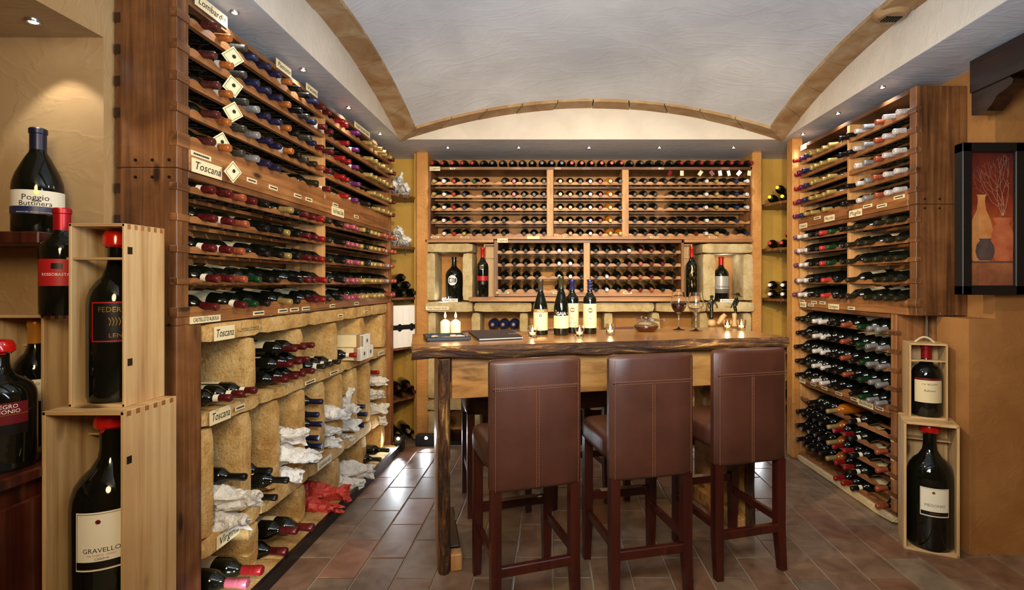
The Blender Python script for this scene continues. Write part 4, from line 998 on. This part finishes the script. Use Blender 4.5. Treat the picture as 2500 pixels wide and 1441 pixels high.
b = standing('display_bottle', (-1.555, 1.885, .345), .735, .116, 'demijohn', 'giant black bottle with red wax cap and white label in large left crate', cap='wax', nr=.034, caplen=.19, yaw=R(40), lab=[('paper', .225, .42, -142, -58), ('black_label', .232, .256, -141, -59)])
o = Geo().box(-.12, .12, -.1, .1, 0, .03).build('crate_pad', 'pine_X', None, (-1.555, 1.905, .313)); props(o, 'pine block under the giant bottle inside the large left crate', 'block')
wrap_text('GRAVELLO', .022, 'ink', b, .1172, .292, -104, fit=.105); wrap_text('VAL DI NETO - ROSSO', .008, 'red_print', b, .1172, .276, -104); wrap_text('Calabria', .012, 'ink', b, .1172, .265, -104, shear=.4)
g = Geo()
for (za, zb, aa, ab) in ((.230, .232, -140, -60), (.413, .415, -140, -60)): g.lathe([(.1171, za), (.1171, zb)], 16, a0=R(aa), a1=R(ab))
for a_ in (-140, -60.8): g.lathe([(.1171, .23), (.1171, .415)], 1, a0=R(a_), a1=R(a_+.8))
g.build('label_border', 'gold_print', b, fix=False)
g = Geo(); vs = [(0, 0, 0)]; 
for k in range(16): a = 2*math.pi*k/16; rr = .009 if k % 2 else .0065; vs.append((rr*math.cos(a), 0, rr*math.sin(a)))
aa = R(-108); g.add([(.1175*math.cos(aa)+x*(-math.sin(aa)), .1175*math.sin(aa)+x*math.cos(aa), .388+z) for x, _, z in vs], [(0, k+1, (k+1) % 16+1) for k in range(16)]); g.build('seal', 'burgundy_label', b, fix=False)
cf = crate('wine_crate', (-1.57, 1.935, 1.102), 0, .195, .19, .635, .010, 'tall pine crate with gold-lettered black bottle, stacked on the large one', (.51, .02))
b = standing('display_bottle', (-1.57, 1.925, 1.113), .60, .086, 'demijohn', 'black bottle with red wax cap and black label with gold letters in crate', cap='wax', nr=.027, caplen=.21, yaw=R(38), lab=[('black_label', .21, .355, -140, -28)])
wrap_text('FEDERICO II', .026, 'gold_print', b, .0876, .325, -82, fit=.125); wrap_text('LENTO', .02, 'gold_print', b, .0876, .235, -80, fit=.07)
g = Geo()
for (za, zb) in ((.214, .218), (.348, .352)): g.lathe([(.0874, za), (.0874, zb)], 16, a0=R(-138), a1=R(-30))
g.lathe([(.0874, .214), (.0874, .352)], 1, a0=R(-32.5), a1=R(-30)); g.lathe([(.0874, .214), (.0874, .352)], 1, a0=R(-138), a1=R(-135.5)); g.build('label_border', 'red_print', b, fix=False)
g = Geo()
for k in range(5): g.tube([(-.018+k*.009, -.088, .27), (-.014+k*.009, -.088, .285), (-.02+k*.009, -.088, .298)], .0015, 5)
g.build('crest', 'gold_print', b)
for rt, zz in ((cf, .53), (cf, .14), (cg, .62)):
    W = .0975 if rt is cf else .1375; D = .095 if rt is cf else .125
    Geo().box(W-.001, W+.0015, -D+.012, -D+.032, zz, zz+.025).build('metal_clip', 'screw_metal', rt)
cb2 = crate('wine_crate', (-1.93, 2.02, .92), 0, .20, .2, .495, .010, 'small pine crate behind, holding a gold-capped bottle under the red-labelled one', (.37, 0))
b = standing('display_bottle', (-1.935, 2.00, .932), .46, .066, 'demijohn', 'gold-capped bottle with white estate label inside the rear left crate', cap='foil', capcolor=(196, 130, 50), nr=.022, yaw=R(38), lab=[('paper', .165, .245, -150, -40)])
wrap_text('FEUDO', .014, 'ink', b, .0672, .228, -96, fit=.05); wrap_text('PRINCIPI DI BUTERA', .013, 'ink', b, .0672, .188, -94, fit=.10)
b = standing('display_bottle', (-1.772, 1.93, 1.416), .385, .064, 'bordeaux', 'bottle with red cap and red label standing on the rear left crate', cap='foil', capcolor=(170, 20, 30), nr=.024, caplen=.25, yaw=R(38), lab=[('red_print', .105, .20, -160, -20), ('black_label', .165, .185, -112, -84)])
wrap_text('ROSSOBASTARDO', .014, 'white_print', b, .0652, .145, -90, fit=.11)
b = standing('display_bottle', (-1.83, 1.76, .92), .415, .098, 'demijohn', 'big black bottle with red wax cap cut by the left picture edge', cap='wax', nr=.03, caplen=.2, yaw=R(42), lab=[('burgundy_label', .155, .225, -150, -40), ('black_label', .12, .155, -150, -40), ('gold_print', .185, .187, -150, -40)])
wrap_text('NEGRO', .018, 'white_print', b, .099, .212, -75); wrap_text('AMONIO', .018, 'white_print', b, .099, .196, -75); wrap_text('Brandi', .018, 'white_print', b, .099, .14, -75)

# right-hand crates
yw = R(-26.4)
fc = Vector((2.152, 3.0125, 0)); nrm = Vector((math.sin(-yw), math.cos(yw), 0))
cc = fc+Vector((math.sin(R(26.4)), math.cos(R(26.4)), 0))*.12
cr1 = crate('wine_crate', (cc.x, cc.y, 0), yw, .262, .24, .735, .014, 'large pale pine crate on the floor at right with giant bottle', (.60, 0))
b = standing('display_bottle', (cc.x-.0, cc.y-.02, .014), .70, .115, 'demijohn', 'giant black bottle with red wax cap and white label in right floor crate', cap='wax', nr=.034, caplen=.17, yaw=yw, lab=[('paper', .20, .36, -122, -50), ('black_label', .207, .228, -120, -52)])
wrap_text('MEGONIO', .022, 'gray_print', b, .1162, .262, -86, fit=.10); wrap_text('MARRANO', .010, 'gold_print', b, .1164, .217, -86)
g = Geo()
for (za, zb) in ((.2045, .206), (.354, .3555)): g.lathe([(.1161, za), (.1161, zb)], 16, a0=R(-120.5), a1=R(-51.5))
for a_ in (-120.5, -52.2): g.lathe([(.1161, .2045), (.1161, .3555)], 1, a0=R(a_), a1=R(a_+.7))
g.lathe([(0, 0), (.008, 0)], 12, M=Matrix.Translation((0, -.1168, .335)) @ Matrix.Rotation(R(90), 4, 'X')); g.build('label_border', 'gold_print', b, fix=False)
c2 = Vector((2.235, 3.185, .737))
cr2 = crate('wine_crate', c2, R(-22), .19, .17, .44, .010, 'small pine crate with rope handle stacked on right floor crate', (.335, .002))
Geo().tube([(-.05+.1*k/10, 0, .44+.032*math.sin(math.pi*k/10)) for k in range(11)], .006, 8).build('rope_handle', 'rope', cr2)
b = standing('display_bottle', (c2.x, c2.y-.015, .748), .415, .078, 'demijohn', 'black bottle with red cap and cream label in the small right crate', cap='foil', capcolor=(140, 16, 22), nr=.026, caplen=.22, yaw=R(-22), lab=[('cream_label', .085, .215, -150, -35), ('burgundy_label', .215, .228, -150, -35)])
wrap_text("CA' BOLANI", .013, 'ink', b, .0792, .192, -90, fit=.08); wrap_text('Refosco', .018, 'ink', b, .0792, .155, -90)

# ------------------------------------------------------------------ framed picture
fx, fz, fy = (2420-PX)/F*2.95, EYE+(PY-535)/F*2.95, 2.95
fr = empty('framed_picture', (fx, fy, fz-.42), 0, 'black-framed painting of three vases with bare twigs on right wall', 'picture')
W, H, m_ = .345, .84, .052
pf = Geo(); 
for (x0, x1, z0, z1) in ((-W/2, -W/2+m_, 0, H), (W/2-m_, W/2, 0, H), (-W/2, W/2, 0, m_), (-W/2, W/2, H-m_, H)): pf.box(x0, x1, -.02, .045, z0, z1, bev=.004)
pf.build('frame', 'frame_black', fr)
Geo().box(-W/2+m_*.8, W/2-m_*.8, .0, .02, m_*.8, H-m_*.8).build('canvas', 'painting', fr)
def vase(pr_, xc, mat, y):
    g = Geo(); n_ = len(pr_)
    vs = [(xc-r, y, z) for r, z in pr_]+[(xc+r, y, z) for r, z in pr_]
    g.add(vs, [(i, i+1, n_+i+1, n_+i) for i in range(n_-1)]); g.build('painted_vase', mat, fr, fix=False)
vase([(.045, .185), (.062, .22), (.068, .30), (.066, .36), (.05, .42), (.026, .47), (.02, .52), (.022, .545), (.028, .555)], -.055, 'paint_ochre', -.0008)
vase([(.035, .185), (.052, .21), (.064, .28), (.062, .34), (.045, .385), (.036, .39), (.05, .42), (.052, .428)], .062, 'paint_orange', -.0012)
vase([(.03, .19), (.046, .21), (.054, .24), (.048, .275), (.03, .30), (.035, .312)], -.035, 'paint_gray', -.0016)
Geo().box(-W/2+m_, W/2-m_, -.0012, -.0004, .178, .186).build('painted_ledge', 'paint_gray', fr)
random.seed(5); g = Geo()
def twig(x, z, a, L, w_, d):
    x2, z2 = x+L*math.sin(a), z+L*math.cos(a); dx, dz = math.cos(a)*w_, -math.sin(a)*w_
    if abs(x2) > .115 or z2 > .78: return
    g.add([(x-dx, -.002, z-dz), (x+dx, -.002, z+dz), (x2+dx*.7, -.002, z2+dz*.7), (x2-dx*.7, -.002, z2-dz*.7)], [(0, 1, 2, 3)])
    if d < 7:
        twig(x2, z2, a*.7+random.uniform(-.25, .25), L*.92, w_*.8, d+1)
        if d % 2 == 0: twig(x2, z2, a+random.choice((-.6, .6)), L*.8, w_*.7, d+1)
for a in (-.35, -.1, .12, .3): twig(.062, .43, a, .06, .0016, 0)
g.build('painted_twigs', 'paint_twig', fr, fix=False); random.seed(11)

# ------------------------------------------------------------------ bar table
yb_ = math.atan2(.55, 2.185); bo = Vector((-.72, 2.75, 0)); MB = Matrix.Translation(bo) @ Matrix.Rotation(yb_, 4, 'Z')
bar = empty('bar_table', bo, yb_, 'long live-edge wooden bar table with bark-edged slab and legs', 'table')
BLn = 2.26; BD = .74
g = Geo(); nx = 60; sec = [(0, 1.2, 1), (.5, 1.2, 0), (BD, 1.2, 0), (BD+.01, 1.165, 1), (BD, 1.13, 0), (.4, 1.13, 0), (0, 1.13, 1)]
vs = []; fs = []; mi = []
ring = [(.0, 1.2), (BD*.5, 1.2), (BD, 1.2), (BD+.012, 1.165), (BD, 1.13), (BD*.5, 1.13), (.012, 1.13), (-.004, 1.145), (-.014, 1.16), (-.012, 1.175), (-.006, 1.19)]
nr_ = len(ring)
for i in range(nx+1):
    x = BLn*i/nx
    for j, (y, z) in enumerate(ring):
        e = j >= 6 or j == 0
        q = Vector((x*5, y*20, z*22)); dy = dz = 0
        if e:
            dy = .02*noise.noise(Vector((x*2.2, 0, 3)))+(.012*noise.noise(q) if j else 0)
            if j == 6: dz = .014*noise.noise(Vector((x*3.1, 1, 0)))
        vs.append((x+(.008*noise.noise(q) if i in (0, nx) else 0), y+dy, z+dz))
for i in range(nx):
    for j in range(nr_):
        fs.append((i*nr_+j, i*nr_+(j+1) % nr_, (i+1)*nr_+(j+1) % nr_, (i+1)*nr_+j)); mi.append(1 if j in (2, 3, 6, 7, 8, 9, 10) else 0)
fs += [tuple(range(nr_)), tuple(nx*nr_+k for k in range(nr_-1, -1, -1))]; mi += [1, 1]
g.v = vs; g.f = fs; g.mi = mi; g.sm = [True]*len(fs)
g.build('top_slab', ['honey_wood', 'bark_h'], bar, sharp=40)
Geo().box(.21, 1.94, .10, .14, .90, 1.128, bev=.003).build('apron', 'apron_wood', bar)
Geo().box(.21, 1.94, BD-.14, BD-.10, .90, 1.128, bev=.003).build('apron', 'apron_wood', bar)
for k, x0 in enumerate((.135, 1.975)):
    g = Geo(); vs = []; fs = []; mi = []; nz = 26; n_ = 8
    for i in range(nz+1):
        z = 1.128*i/nz; wv = .014*noise.noise(Vector((k*7, 0, z*5)))+.01*noise.noise(Vector((k*7, 3, z*13)))
        P8 = [(x0, .03+wv), (x0+.012, .004+wv), (x0+.032, -.006+wv*1.3), (x0+.052, .004+wv), (x0+.064, .03+wv), (x0+.064, .64), (x0+.03, .66+wv), (x0, .64)]
        vs += [(a, b, z) for a, b in P8]
    for i in range(nz):
        for j in range(n_): fs.append((i*n_+j, i*n_+(j+1) % n_, (i+1)*n_+(j+1) % n_, (i+1)*n_+j)); mi.append(1 if j in (0, 1, 2, 3, 5, 6) else 0)
    fs += [tuple(range(n_)), tuple(nz*n_+q for q in range(n_-1, -1, -1))]; mi += [0, 0]
    g.v, g.f, g.mi, g.sm = vs, fs, mi, [True]*len(fs); g.build('leg', ['apron_wood', 'bark_v'], bar, sharp=50)
    x1 = x0+.066 if k == 0 else x0-.046
    Geo().box(x1, x1+(.06 if k == 0 else .044), .02, .095, .0, .09, bev=.006).build('foot_block', 'light_wood_Z', bar)
    Geo().box(x1, x1+(.055 if k == 0 else .044), .10, .62, .0, .10, bev=.006).build('foot_block', 'dark_beam_wood' if k == 0 else 'apron_wood', bar)

# ------------------------------------------------------------------ bar stools
def rbox(w_, d_, h_, rad, bulge=0, nseg=6, zc=0):
    """cushion-like rounded box centred in x,y, base z=0 -> via superellipse sections"""
    g = Geo(); vs = []; fs = []; nz = 12; na = 48
    def sect(a, hw, hd, r):
        # rounded rectangle by angle
        ca, sa = math.cos(a), math.sin(a); n_ = 9.0
        t = (abs(ca/hw)**n_+abs(sa/hd)**n_)**(-1/n_); return ca*t, sa*t
    for i in range(nz+1):
        u = i/nz; z = u*h_
        e = min(z, h_-z)
        if i in (0, nz): ins = rad
        else: ins = rad-math.sqrt(max(0, rad*rad-(rad-min(e, rad))**2)) if e < rad else 0
        for k in range(na):
            a = 2*math.pi*(k+.5)/na; x, y = sect(a, w_/2-ins, d_/2-ins, rad); vs.append((x, y, z))
    # refine z spacing near ends
    zs = [0, .15*rad, .5*rad, rad]+[rad+(h_-2*rad)*k/4 for k in range(1, 4)]+[h_-rad, h_-.5*rad, h_-.15*rad, h_]
    vs = []
    for z in zs:
        e = min(z, h_-z); ins = rad-math.sqrt(max(0, rad*rad-(rad-min(e, rad))**2)) if e < rad else 0
        if z in (0, h_): ins = rad
        for k in range(na):
            a = 2*math.pi*(k+.5)/na; x, y = sect(a, w_/2-ins, d_/2-ins, rad); vs.append((x, y, z))
    m = len(zs)
    for i in range(m-1):
        for k in range(na): fs.append((i*na+k, i*na+(k+1) % na, (i+1)*na+(k+1) % na, (i+1)*na+k))
    fs += [tuple(range(na-1, -1, -1)), tuple((m-1)*na+k for k in range(na))]
    return g.add(vs, fs, 0, True)
def make_stool():
    """origin = floor under the middle of the backrest; local +y = the way the sitter faces"""
    root = empty('bar_stool', (0, 0, 0), 0)
    W = .44; lean = R(3)
    rbox(W, .075, .60, .022).build('backrest', 'leather', root, (0, 0, .585), (0, 0, 0), sharp=45)
    rbox(W+.01, .43, .13, .035).build('seat', 'leather', root, (0, .225, .665), (0, 0, 0), sharp=45)
    st_ = Geo(); yb2 = -.0385
    def dash(x0, z0, x1, z1):
        n_ = int(max(abs(x1-x0), abs(z1-z0))/.009)
        for k in range(n_):
            a = k/n_; b_ = (k+.55)/n_
            xa_, za_, xb_, zb_ = x0+(x1-x0)*a, z0+(z1-z0)*a, x0+(x1-x0)*b_, z0+(z1-z0)*b_
            if abs(x1-x0) > abs(z1-z0): st_.box(xa_, xb_, yb2-.0012, yb2+.002, za_-.0008, za_+.0008)
            else: st_.box(xa_-.0008, xa_+.0008, yb2-.0012, yb2+.002, za_, zb_)
    zs_ = 1.055
    dash(-W/2+.02, zs_+.006, W/2-.02, zs_+.006); dash(-W/2+.02, zs_-.006, W/2-.02, zs_-.006)
    dash(-.006, .60, -.006, zs_-.01); dash(.006, .60, .006, zs_-.01); dash(-W/2+.022, .6, -W/2+.022, 1.17); dash(W/2-.022, .6, W/2-.022, 1.17)
    st_.build('stitching', 'stitching', root, fix=False)
    sm_ = Geo(); sm_.tube([(-W/2+.012, -.0372, zs_), (W/2-.012, -.0372, zs_)], .0025, 6); sm_.tube([(0, -.0375, .6), (0, -.0375, zs_)], .0022, 6)
    sm_.build('seam', 'leather', root)
    def leg(x, y, ztop, dx=0, dy=0):
        g = Geo(); a, b_ = .024, .019
        vs = [(x+dx+sx*b_, y+dy+sy*b_, 0) for sx, sy in ((-1, -1), (1, -1), (1, 1), (-1, 1))]+[(x+sx*a, y+sy*a, ztop*.35) for sx, sy in ((-1, -1), (1, -1), (1, 1), (-1, 1))]+[(x+sx*a, y+sy*a, ztop) for sx, sy in ((-1, -1), (1, -1), (1, 1), (-1, 1))]
        fs = [(3, 2, 1, 0), (8, 9, 10, 11)]+[(i, (i+1) % 4, (i+1) % 4+4, i+4) for i in range(4)]+[(i+4, (i+1) % 4+4, (i+1) % 4+8, i+8) for i in range(4)]
        g.add(vs, fs).build('leg', 'stool_wood', root)
    xl = W/2-.03
    leg(-xl, .0, .60, -.004, -.018); leg(xl, .0, .60, .004, -.018); leg(-xl, .41, .68, -.003, .01); leg(xl, .41, .68, .003, .01)
    Geo().box(-xl, xl, -.022, .010, .20, .245, bev=.004).build('stretcher', 'stool_wood', root)
    g = Geo(); g.box(-xl, xl, .392, .428, .33, .375, bev=.004); g.build('footrest', 'stool_wood', root)
    Geo().box(-xl*.6, xl*.7, .39, .43, .3755, .377).build('worn_strip', 'worn_wood', root)
    for s_ in (-1, 1): Geo().box(s_*xl-.013, s_*xl+.013, 0, .41, .245, .285, bev=.003).build('stretcher', 'stool_wood', root)
    return root
def copy_tree(o, parent=None):
    c = o.copy(); col.objects.link(c); c.parent = parent
    for ch in [q for q in o.children]: copy_tree(ch, c)
    return c
proto = make_stool()
spots = [((-.072, 2.470), 19, 'leather bar stool nearest the left bar leg, back to the camera'), ((.487, 2.605), 14, 'middle leather bar stool with its back to the camera'),
         ((1.045, 2.815), 16, 'rightmost leather bar stool with its back to the camera'),
         ((-.44, 3.93), 194, 'leather bar stool on the far side of the bar, leftmost'), ((.09, 4.06), 196, 'leather bar stool on the far side of the bar, middle'),
         ((.63, 4.22), 193, 'leather bar stool on the far side of the bar, rightmost')]
for i, ((x, y), a, lab) in enumerate(spots):
    o = proto if i == 0 else copy_tree(proto)
    o.location = Vector((x, y, 0))*S; o.rotation_euler = (0, 0, R(a)); props(o, lab, 'bar stool', 'brown leather bar stools')

# ------------------------------------------------------------------ things on the bar
p = onbar(1090, 828)
tr = Geo(); tr.box(-.11, .11, -.11, .11, 0, .006)
for (a, b, c, d) in ((-.125, .125, -.125, -.11), (-.125, .125, .11, .125), (-.125, -.11, -.11, .11), (.11, .125, -.11, .11)): tr.box(a, b, c, d, .003, .024, bev=.003)
tr = tr.build('candle_tray', 'black_plastic', None, p, (0, 0, R(18))); props(tr, 'square black tray with pebbles under the two candles', 'tray')
def flame_at(x, y, z, sc=1.0, parent=None):
    prf = [(0, 0), (.004, .004), (.0062, .011), (.0055, .019), (.003, .028), (0, .036)]
    Geo().lathe([(r*sc, z_*sc) for r, z_ in prf], 12).build('flame', 'flame', parent, (x, y, z), fix=False)
for k, xx in enumerate((1087, 1112.5)):
    q = onbar(xx, 820+k*.4)
    c = Geo().lathe([(0, 0), (.030, 0), (.031, .003), (.031, .077), (.027, .084), (.012, .094), (.004, .097), (0, .096)], 28).build('pillar_candle', 'candle_wax', None, q+Vector((0, 0, .007))); props(c, 'lit cream pillar candle, %s of the pair on the black tray' % ['left', 'right'][k], 'candle', 'pillar candles')
    Geo().tube([(0, 0, .095), (.001, 0, .106)], .001, 6).build('wick', 'ink', c); flame_at(0, 0, .102, 1.15, c)
    lamp('candle_light', 'POINT', q+Vector((0, -.005, .155)), .5, (1, .62, .28), .012)
for k in range(9):
    a = random.uniform(0, 6.28); rr = random.uniform(.06, .09); g = Geo(); sx = random.uniform(.014, .022)
    if abs(a-1.57) < .3: a += .6
    g.lathe([(0, 0), (sx, .003), (sx*1.1, .008), (sx*.8, .013), (0, .015)], 10)
    o = g.build('pebble', 'pebble' if k % 3 else 'menu_leather', None, p+Vector((rr*math.cos(a), rr*math.sin(a)*.9-.01, .007)), (0, 0, a)); props(o, 'small rounded pebble lying in the black candle tray', 'pebble', 'pebbles in the candle tray')
# menu folder
m_c = [onbar(1167, 834), onbar(1275, 829), onbar(1247, 812), onbar(1143, 813.5)]
g = Geo(); n4 = [(v.x, v.y) for v in m_c]
g.prism(n4, BZ+.001, BZ+.008, axis='Z'); mf = g.build('menu_folder', 'menu_leather'); props(mf, 'closed black leather menu folder lying by the candle tray', 'menu')
Geo().prism([(a*.985+.001, b*.998+.01) for a, b in n4], BZ+.008, BZ+.013, axis='Z').build('pages', 'paper', mf)
Geo().prism(n4, BZ+.013, BZ+.019, axis='Z').build('cover', 'menu_leather', mf)
q = onbar(1252, 822)
Geo().prism([(q.x-.03, q.y-.008), (q.x+.03, q.y-.01), (q.x+.028, q.y+.012), (q.x-.028, q.y+.012)], BZ+.019, BZ+.0195, axis='Z').build('emblem', 'steel', mf)
# tealight holders
def tealight(x, y, label):
    q = onbar(x, y); sc = 1.0
    outer = [(0, 0), (.026, 0), (.030, .004), (.028, .018), (.026, .026), (.031, .045), (.033, .058), (.032, .066), (.0325, .070)]
    inner = [(.0295, .070), (.029, .066), (.030, .058), (.028, .045), (.0235, .027), (.0225, .016), (0, .014)]
    o = Geo().lathe(outer+inner, 24).build('tealight_holder', 'clear_glass', None, q, sharp=60); props(o, label, 'candle holder', 'glass tealight holders')
    Geo().lathe([(0, .0145), (.019, .0145), (.0195, .028), (.0185, .0285), (.017, .026), (0, .026)], 20).build('tealight_candle', 'candle_wax', o)
    flame_at(0, 0, .028, 1.0, o); lamp('tealight_glow', 'POINT', q+Vector((0, 0, .082)), .42, (1, .62, .28), .01)
tealight(1300, 824, 'glass tealight holder at the foot of the leftmost bar bottle'); tealight(1415, 823, 'glass tealight holder between the two right bottles in front')
tealight(1490, 817.5, 'glass tealight holder standing alone mid-bar left of decanter'); tealight(1776, 805.5, 'glass tealight holder left of the hatted figurine base')
tealight(1810, 805.5, 'rightmost glass tealight holder on the bar')
# decanter
q = onbar(1577, 809); r_ = .086
dc = Geo().lathe([(0, .0), (.05, 0), (.072, .008), (.086, .026), (.086, .040), (.074, .056), (.045, .066), (.02, .070), (.013, .078), (.012, .098), (.016, .102), (.013, .102), (.010, .098), (.011, .078), (.018, .0675), (.044, .063), (.072, .053), (.083, .039), (.083, .027), (.07, .011), (.05, .003), (0, .003)], 36).build('decanter', 'clear_glass', None, q, sharp=70)
props(dc, 'flat round glass decanter of red wine with glass tube across its top', 'decanter')
Geo().lathe([(0, .0035), (.049, .0035), (.0695, .0115), (.0825, .0275), (.0815, .036), (0, .036)], 32).build('wine', 'red_wine', dc, sharp=60)
gt = Geo(); gt.tube([(-.07, -.03, .082), (.12, -.03, .078)], .009, 12); gt.tube([(-.03, -.03, .085), (-.03, -.03, .105), (-.03, -.03, .108)], [.008, .012, .006], 10); gt.tube([(.03, -.03, .06), (.03, -.03, .094)], .013, 12)
gt.build('glass_tube', 'clear_glass', dc)
# wine glasses
def wineglass(x, y, label, fill):
    q = onbar(x, y); Rg = .055
    out = [(0, 0), (.043, 0), (.045, .002), (.03, .005), (.012, .009), (.0055, .018), (.0045, .05), (.0045, .10), (.008, .112), (.022, .122), (.040, .14), (.052, .165), (.056, .19), (.054, .215), (.047, .245), (.041, .268)]
    inn = [(.0402, .268), (.0458, .245), (.0528, .215), (.0548, .19), (.0508, .165), (.0388, .1415), (.02, .124), (0, .120)]
    o = Geo().lathe(out+inn, 36).build('wine_glass', 'clear_glass', None, q, sharp=70); props(o, label, 'wine glass', 'wine glasses on the bar')
    if fill: Geo().lathe([(0, .1205), (.0198, .1245), (.0384, .142), (.0504, .1655), (.0545, .19), (.0545, .191), (0, .191)], 32).build('wine', 'dark_wine', o, sharp=60)
wineglass(1657, 805.5, 'stemmed glass half full of red wine right of the decanter', True); wineglass(1699, 808.5, 'empty stemmed wine glass next to the filled one', False)
# figurines (skin-grown figures)
def figure(name, q, joints, edges, label, base, mat='bronze', extra=None):
    root = empty(name, q, 0, label, 'figurine')
    me = bpy.data.meshes.new('figure'); me.from_pydata([(x*S, y*S, z*S) for x, y, z, r in joints], edges, [])
    o = link('figure', me, mat, root); sk = o.modifiers.new('skin', 'SKIN')
    for v, (x, y, z, r) in zip(me.skin_vertices[0].data, joints): v.radius = (r*S, r*S)
    me.skin_vertices[0].data[0].use_root = True
    sk.use_smooth_shade = True; sb_ = o.modifiers.new('sub', 'SUBSURF'); sb_.levels = sb_.render_levels = 2
    dg = bpy.context.evaluated_depsgraph_get(); m2 = bpy.data.meshes.new_from_object(o.evaluated_get(dg)); o.modifiers.clear(); o.data = m2
    m2.materials.clear(); m2.materials.append(MAT[mat])
    base(root)
    if extra: extra(root)
    return root
q = onbar(1737, 797.5)
J = [(0, 0, .115, .016), (0, 0, .15, .013), (0, 0, .185, .018), (0, 0, .205, .008), (.002, -.002, .222, .014), (-.022, 0, .19, .008), (-.03, -.01, .16, .006), (-.018, -.02, .138, .005), (.022, 0, .19, .008), (.036, -.008, .165, .006), (.04, -.02, .14, .005), (.0, 0, .08, .016), (-.004, 0, .05, .02)]
E = [(0, 1), (1, 2), (2, 3), (3, 4), (2, 5), (5, 6), (6, 7), (2, 8), (8, 9), (9, 10), (0, 11), (11, 12)]
def base1(r_):
    Geo().lathe([(0, 0), (.018, 0), (.03, .01), (.034, .028), (.028, .045), (.012, .055), (0, .056)], 20).build('round_base', 'ceramic_tan', r_)
def hair1(r_): Geo().lathe([(0, .012), (.010, .010), (.014, 0), (.012, -.008), (0, -.010)], 14).build('hair', 'iron', r_, (.004, .006, .228))
figure('figurine', q, J, E, 'slim dark bronze woman figurine standing on a round clay ball', base1, extra=hair1)
q = onbar(1793, 797)
J = [(0, 0, .14, .014), (.004, 0, .17, .012), (.012, 0, .20, .015), (.018, 0, .217, .007), (.022, -.002, .232, .012), (-.004, -.01, .195, .007), (-.022, -.016, .165, .006), (-.035, -.02, .14, .005), (.024, -.01, .195, .007), (.012, -.02, .165, .006), (-.012, -.026, .145, .005), (.012, .0, .12, .012), (.004, 0, .10, .012), (.0, 0, .085, .014)]
E = [(0, 1), (1, 2), (2, 3), (3, 4), (2, 5), (5, 6), (6, 7), (2, 8), (8, 9), (9, 10), (0, 11), (11, 12), (12, 13)]
def base2(r_): Geo().lathe([(0, 0), (.022, 0), (.024, .006), (.017, .02), (.015, .06), (.019, .09), (.016, .1), (0, .102)], 18).build('tall_base', 'ceramic_tan', r_)
def hat(r_):
    Geo().lathe([(0, .018), (.014, .012), (.018, .002), (.04, -.004), (.041, -.006), (.018, -.002), (0, 0)], 18).build('hat', 'bronze', r_, (.024, 0, .243), (0, R(18), 0))
    Geo().tube([(-.075, -.028, .15), (.0, -.024, .148)], .0015, 6).build('flute', 'bronze', r_)
figure('figurine', q, J, E, 'dark figurine in a wide hat bending over, on a cream pedestal', base2, extra=hat)
q = onbar(1763, 797)
dw = Geo().tube([(-.035, 0, .018), (-.015, 0, .04), (.005, 0, .07), (.02, 0, .085), (.034, .0, .08)], [.012, .02, .022, .018, .006], 12).build('carved_stone', 'ceramic_tan', None, q); props(dw, 'tan carved stone piece leaning between the two figurines', 'ornament')
Geo().tube([(.0, -.01, .008), (.03, -.01, .012), (.045, -.01, .006)], [.008, .012, .006], 10).build('dark_foot', 'bronze', dw)

flush_bottles(290)
